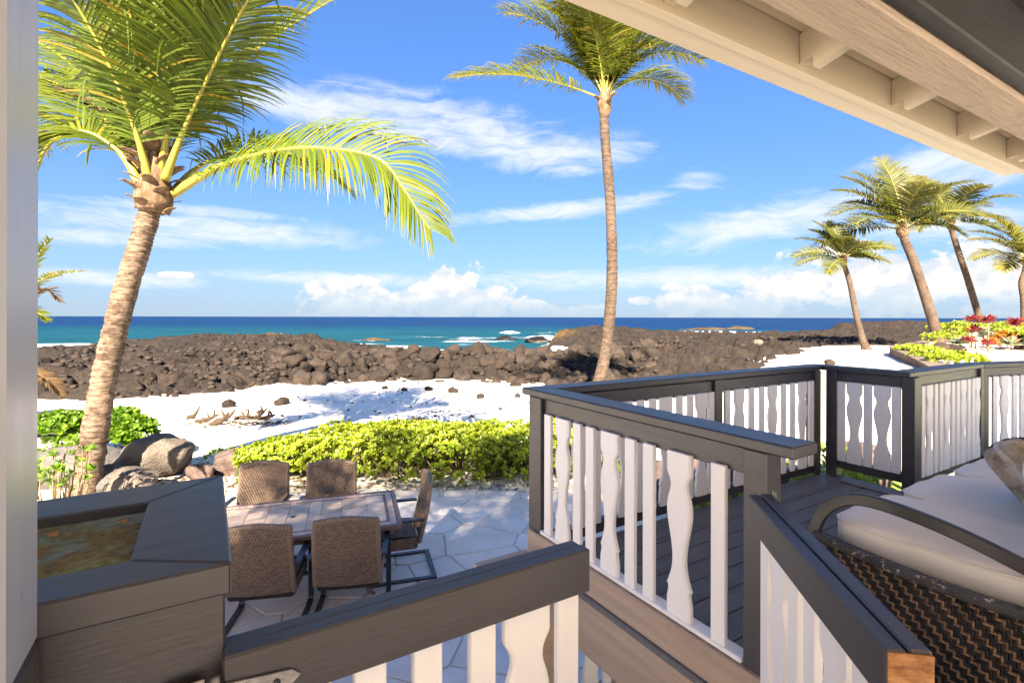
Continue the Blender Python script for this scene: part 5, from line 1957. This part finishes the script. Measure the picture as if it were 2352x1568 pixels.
# throw pillow
pil = link('throw_pillow', softbox(.40, .16, .38, .0, 31), M['pillow'])
pil.location = uv(3.27, .77, DZ + .72)
pil.rotation_euler = (R(-38), R(6), TH + R(10))
tag(pil, 'brown patterned throw pillow leaning on the cream sofa', 'pillow')
M['fringe'] = surf('pale_piping', (0.55, 0.50, 0.44), 0.9, 0.3, 40, 0.6, 120)
pp = [Vector((math.cos(a) * .225 * (abs(math.cos(a)) ** -.55 if abs(math.cos(a)) > .05 else 0 + 5), 0, 0)) for a in (0,)]
rim = []
for i in range(48):
    a = i / 47 * 2 * math.pi
    ce, se = math.cos(a), math.sin(a)
    k = 1 / (abs(ce) ** 5 + abs(se) ** 5) ** .2
    rim.append(Vector((ce * k * .196, 0, se * k * .186)))
link('trim', tube(rim, .016, 7, 'trim'), M['fringe'], pil)

# ------------------------------------------------------------------ dining table
TA = R(17.6)
tb = thing('dining_table', 'rectangular dining table with slate mosaic top and bronze frame', 'table', (-2.25, 5.24, 0.018), TA)
TL, TW, TH_ = 2.12, 1.06, .722
link('frame_rail', cbox(TL, .045, .05, .008), M['tableframe'], tb, (0, -TW / 2 + .022, TH_ - .02))
link('frame_rail', cbox(TL, .045, .05, .008), M['tableframe'], tb, (0, TW / 2 - .022, TH_ - .02))
link('frame_rail', cbox(.045, TW - .092, .05, .008), M['tableframe'], tb, (-TL / 2 + .022, 0, TH_ - .02))
link('frame_rail', cbox(.045, TW - .092, .05, .008), M['tableframe'], tb, (TL / 2 - .022, 0, TH_ - .02))
link('tabletop', cbox(TL - .095, TW - .095, .03, .002), M['grout'], tb, (0, 0, TH_ - .022))
link('apron', cbox(TL - .14, TW - .14, .06, .004), M['tableframe'], tb, (0, 0, TH_ - .075))
bx, by = TL / 2 - .05, TW / 2 - .05
bord = cbox(.068, .058, .012, .002)
bord.materials.append(M['tile'])
nx_ = 28
for i in range(nx_):
    for s in (-1, 1):
        link('border_tile', bord, None, tb, (-bx + .036 + i * (2 * bx - .072) / (nx_ - 1), s * (by - .032), TH_ - .003))
for i in range(11):
    for s in (-1, 1):
        link('border_tile', bord, None, tb, (s * (bx - .032), -by + .105 + i * (2 * by - .21) / 10, TH_ - .003), (0, 0, R(90)))
M['strip'] = surf('table_inlay', (0.19, 0.09, 0.08), .5, .2, 9, .1, 40)
for s in (-1, 1):
    link('inlay_strip', cbox(2 * bx - .14, .022, .012, .002), M['strip'], tb, (0, s * (by - .078), TH_ - .0035))
    link('inlay_strip', cbox(.022, 2 * by - .182, .012, .002), M['strip'], tb, (s * (bx - .078), 0, TH_ - .0035))
rg = random.Random(9)
cols = [-bx + .093]
while cols[-1] < bx - .093 - .12:
    cols.append(min(cols[-1] + rg.choice((.13, .2, .2, .26)), bx - .093))
if cols[-1] < bx - .093:
    cols[-1] = bx - .093
for a, b in zip(cols[:-1], cols[1:]):
    y = -by + .093
    while y < by - .093 - .02:
        h = min(rg.choice((.12, .18, .26, .3)), by - .093 - y)
        if by - .093 - (y + h) < .06:
            h = by - .093 - y
        link('tile', (lambda m_: (m_.materials.append(M['tile']), m_)[1])(cbox(b - a - .005, h - .005, .012, .002)), None, tb, ((a + b) / 2, y + h / 2, TH_ - .003))
        y += h
link('parasol_hole', tube([Vector((0, 0, 0)), Vector((0, 0, .004))], .025, 14), M['blackmetal'], tb, (0, 0, TH_ + .002))
for sx in (-1, 1):
    for sy in (-1, 1):
        k = tube(catmull([Vector((sx * .62, sy * .22, .68)), Vector((sx * .62, sy * .24, .45)), Vector((sx * .66, sy * .29, .2)), Vector((sx * .75, sy * .36, .03)), Vector((sx * .80, sy * .39, .012))], 18), [.028 - .0006 * i for i in range(18)], 10, 'leg')
        link('leg', k, M['tableframe'], tb)
    link('sleeve', tube([Vector((sx * .62, -.23, .50)), Vector((sx * .62, .23, .50))], .022, 8), M['tableframe'], tb)
link('stretcher', tube(catmull([Vector((-.62, 0, .50)), Vector((0, 0, .47)), Vector((.62, 0, .50))], 14), .022, 8), M['tableframe'], tb)


# ------------------------------------------------------------------ dining chairs
def weave(fn, nu, nv, name, off=.004, w=.86, seed=0):
    """twill basketwork over a surface fn(u,v)->(point, normal): small bowed strands"""
    rg_ = random.Random(seed)
    vs, fs, rr = [], [], []
    for j in range(nv):
        for i in range(-1, nu // 2 + 1):
            u0 = (2 * i + (j % 4) * .5) / nu
            u1 = u0 + 1.75 / nu
            u0, u1 = max(0, u0), min(1, u1)
            if u1 - u0 < .3 / nu:
                continue
            v0, v1 = (j + (1 - w) / 2) / nv, (j + (1 + w) / 2) / nv
            r = rg_.random()
            k = len(vs)
            for t_, h in ((0, -.3), (.25, .8), (.75, .8), (1, -.3)):
                uu = u0 + (u1 - u0) * t_
                for s_, hh in ((v0, -.35), ((v0 + v1) / 2, .35), (v1, -.35)):
                    p, n = fn(uu, s_)
                    vs.append(p + n * off * (h + hh))
                    rr.append(r)
            for a in range(3):
                for b in range(2):
                    q = k + a * 3 + b
                    fs.append((q, q + 3, q + 4, q + 1))
    return mesh_np(name, [tuple(v) for v in vs], fs, True, {'rnd': rr})


def back_fn(sign):
    def fn(u, v):
        x = (u - .5) * .56 * (1 - .05 * v)
        z = .38 + v * (.60 + .035 * math.cos((u - .5) * math.pi))
        y = -.26 - .10 * v - .045 * math.sin(v * 2.6) * .6 + .05 * (1 - (2 * u - 1) ** 2) * -.6
        return Vector((x, y + sign * .020, z)), Vector((0, sign, 0))
    return fn


def seat_fn(u, v):
    return Vector(((u - .5) * .54, -.24 + v * .52, .445 + .012 * math.sin(v * 3))), Vector((0, 0, 1))


CH = {}


def chair_meshes():
    nu, nv = 18, 15
    fb, ff = back_fn(-1), back_fn(1)
    vs, fs = [], []
    for fn in (fb, ff):
        for i in range(nu + 1):
            for j in range(nv + 1):
                p, n_ = fn(i / nu, j / nv)
                vs.append(p - n_ * .003)
    o_ = (nu + 1) * (nv + 1)
    for b in (0, o_):
        for i in range(nu):
            for j in range(nv):
                a = b + i * (nv + 1) + j
                fs.append((a, a + nv + 1, a + nv + 2, a + 1))
    CH['core'] = mesh_py('backrest', vs, fs, True)
    CH['wb'] = weave(fb, 40, 46, 'weave', seed=1)
    CH['wf'] = weave(ff, 40, 46, 'weave', seed=2)
    # rolled edge round the back
    ed = []
    for t_ in range(13):
        p = back_fn(0)(0, t_ / 12)[0]
        ed.append(p)
    for t_ in range(1, 14):
        ed.append(back_fn(0)(t_ / 14, 1)[0])
    for t_ in range(12, -1, -1):
        ed.append(back_fn(0)(1, t_ / 12)[0])
    rope = catmull(ed, 200)
    me_ = tube(rope, [.024 + .004 * math.sin(i * 2.1) for i in range(200)], 8, 'rim')
    a_ = me_.attributes.new('rnd', 'FLOAT', 'POINT')
    a_.data.foreach_set('value', [.5 + .5 * math.sin((i // 8) * 2.1) for i in range(len(me_.vertices))])
    CH['rim'] = me_
    CH['seatbox'] = cbox(.55, .54, .13, .02, 'seat', (0, .02, .375))
    CH['ws'] = weave(seat_fn, 36, 34, 'weave', seed=3)

    def skirt(u, v):
        if u < .333:
            t = u * 3
            return Vector((-.277, -.24 + t * .52, .32 + v * .12)), Vector((-1, 0, 0))
        if u < .667:
            t = (u - .333) * 3
            return Vector((-.27 + t * .54, .292, .32 + v * .12)), Vector((0, 1, 0))
        t = (u - .667) * 3
        return Vector((.277, .28 - t * .52, .32 + v * .12)), Vector((1, 0, 0))
    CH['wk'] = weave(skirt, 96, 9, 'weave', seed=4)
    for s in (-1, 1):
        x = s * .315
        pts = [Vector((x, -.30, .635)), Vector((x, -.1, .64)), Vector((x, .14, .64)), Vector((x, .22, .625)), Vector((x, .255, .57)), Vector((x, .262, .45)), Vector((x, .27, .1)), Vector((x, .262, .035)), Vector((x, .22, .014)), Vector((x, 0, .013)), Vector((x, -.40, .013))]
        CH['arm%d' % s] = tube(catmull(pts, 60), .02, name='arm_frame', flat=(.048, .022))
    CH['cross'] = cbox(.674, .048, .022, .003, 'base_bar', (0, -.42, .013))
    CH['brace'] = cbox(.60, .04, .03, .003, 'seat_bar', (0, .20, .30))
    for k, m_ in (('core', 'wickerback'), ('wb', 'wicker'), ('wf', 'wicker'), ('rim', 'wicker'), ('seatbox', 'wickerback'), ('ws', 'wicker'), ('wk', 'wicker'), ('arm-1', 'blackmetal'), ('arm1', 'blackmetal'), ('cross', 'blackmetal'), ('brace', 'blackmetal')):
        CH[k].materials.append(M[m_])


chair_meshes()


def chair(label, x, y, rz):
    """x, y of the seat centre; rz turns the chair, which faces its +y"""
    t = thing('dining_chair', label, 'chair', (x, y, .018), rz, 'wicker chairs round the dining table')
    b = link('backrest', CH['core'], None, t)
    for k in ('wb', 'wf'):
        tag(link('weave', CH[k], None, b), kind='stuff')
    link('rim', CH['rim'], None, b)
    s = link('seat', CH['seatbox'], None, t)
    for k in ('ws', 'wk'):
        tag(link('weave', CH[k], None, s), kind='stuff')
    link('arm_frame', CH['arm-1'], None, t)
    link('arm_frame', CH['arm1'], None, t)
    link('base_bar', CH['cross'], None, t)
    link('seat_bar', CH['brace'], None, t)
    return t


def chair_back_at(label, bx_, by_, rz):
    f = Vector((-math.sin(rz), math.cos(rz), 0))
    c = Vector((bx_, by_, 0)) + f * .36
    return chair(label, c.x, c.y, rz)


chair_back_at('far wicker dining chair under the pale end of the hedge, back to the beach', -2.99, 6.15, R(180) + R(8))
chair_back_at('far wicker dining chair with a diagonal shadow on its back', -2.19, 6.20, R(180) + R(10))
chair_back_at('near wicker dining chair beside the dark pedestal', -2.17, 4.33, R(10))
chair_back_at('near wicker dining chair in the middle, brown back to the viewer', -1.46, 4.50, R(9))
chair_back_at('wicker dining chair at the table end showing its sled base', -0.97, 5.72, R(90) + R(17))

# ------------------------------------------------------------------ driftwood, litter, dry grass
rg = random.Random(77)
DW = [(478, 968, .5, 'weathered driftwood stump at the seaward end of the heap'), (445, 958, .35, 'small driftwood piece left of the heap'), (520, 966, .45, 'grey driftwood chunk in the heap'),
      (560, 962, .5, 'forked driftwood log in mid heap'), (592, 960, .45, 'pale driftwood stub standing in the heap'), (615, 962, .4, 'brown driftwood stub at the hedge end of the heap'), (505, 975, .4, 'flat driftwood branch lying below the heap')]
for i, (px, py, s, lab) in enumerate(DW):
    g = G(px, py, -.08)
    t = thing('driftwood', lab, 'driftwood', (g.x, g.y, gz(g.x, g.y)))
    a = rg.uniform(-.6, .6)
    dx = Vector((math.cos(a), math.sin(a), 0))
    up = rg.uniform(.1, .7)
    cp = catmull([-dx * s * .6 + Vector((0, 0, .02)), Vector((0, 0, .08)), dx * s * .3 + Vector((0, 0, .10 + up * .15)), dx * s * .55 + Vector((0, 0, .1 + up * .35))], 18)
    link('log', tube(cp, [.075 * (1 - .04 * k) * (1 + .35 * mn.noise(Vector((k * .8, i, 0)))) for k in range(18)], 9, 'log'), M['drift'], t)
    for k in range(2):
        b = cp[6 + 5 * k]
        e = b + Vector((rg.uniform(-.2, .2), rg.uniform(-.15, .15), rg.uniform(.12, .26)))
        link('branch_stub', tube(catmull([b, b.lerp(e, .5) + Vector((.02, 0, .02)), e], 7), [.035, .033, .03, .027, .024, .02, .014], 7, 'branch_stub'), M['drift'], t)


def litter(label, name, n, cx, cy, sx, sy, mt, L, W, seed, zf=gz):
    lv = Leaves(seed)
    rg_ = random.Random(seed)
    for i in range(n):
        x, y = rg_.gauss(cx, sx), rg_.gauss(cy, sy)
        a = rg_.uniform(0, 6.28)
        lv.blade(Vector((x, y, zf(x, y) + .012)), Vector((math.cos(a), math.sin(a), rg_.uniform(-.05, .3))), Vector((0, 0, 1)), L * rg_.uniform(.5, 1.4), W * rg_.uniform(.6, 1.3), 'lance', 0, .3, .1)
    tag(link(name, lv.mesh(name), M[mt]), label, name.replace('_', ' '), kind='stuff')


litter('dry brown leaf litter on sand between boulders and hedge', 'leaf_litter', 900, -4.6, 8.9, 1.1, .55, 'deadfrond', .07, .03, 1)
litter('dry twigs and litter along the foot of the hedge', 'leaf_litter', 500, -1.2, 8.45, 1.9, .12, 'deadfrond', .06, .02, 2)
litter('brown beach wrack around the driftwood', 'beach_wrack', 500, -7.2, 13.7, 1.1, .25, 'deadfrond', .12, .03, 3)
g_ = G(1200, 922, -.2)
litter('dry yellow grass on sand beside the deck corner', 'dry_grass', 260, g_.x + .1, g_.y, .5, .5, 'deadfrond', .16, .012, 4)
for i, (p0, p1, p2, lab) in enumerate([((385, 1052), (440, 1047), (508, 1052), 'long thin brown stick on the litter before the boulders'), ((470, 1075), (500, 1082), (525, 1090), 'short crooked stick near the far dining chair'),
                                       ((640, 1112), (665, 1106), (690, 1098), 'twig at the hedge foot behind the dining chairs'), ((1115, 1100), (1140, 1104), (1165, 1102), 'reddish stick at the hedge foot near the deck')]):
    q = [G(*p, .0) for p in (p0, p1, p2)]
    for k in q:
        k.z = .03
    o = link('stick', tube(catmull(q, 12), [.012 - .0006 * k for k in range(12)], 6, 'stick'), M['drift'])
    tag(o, lab, 'stick')
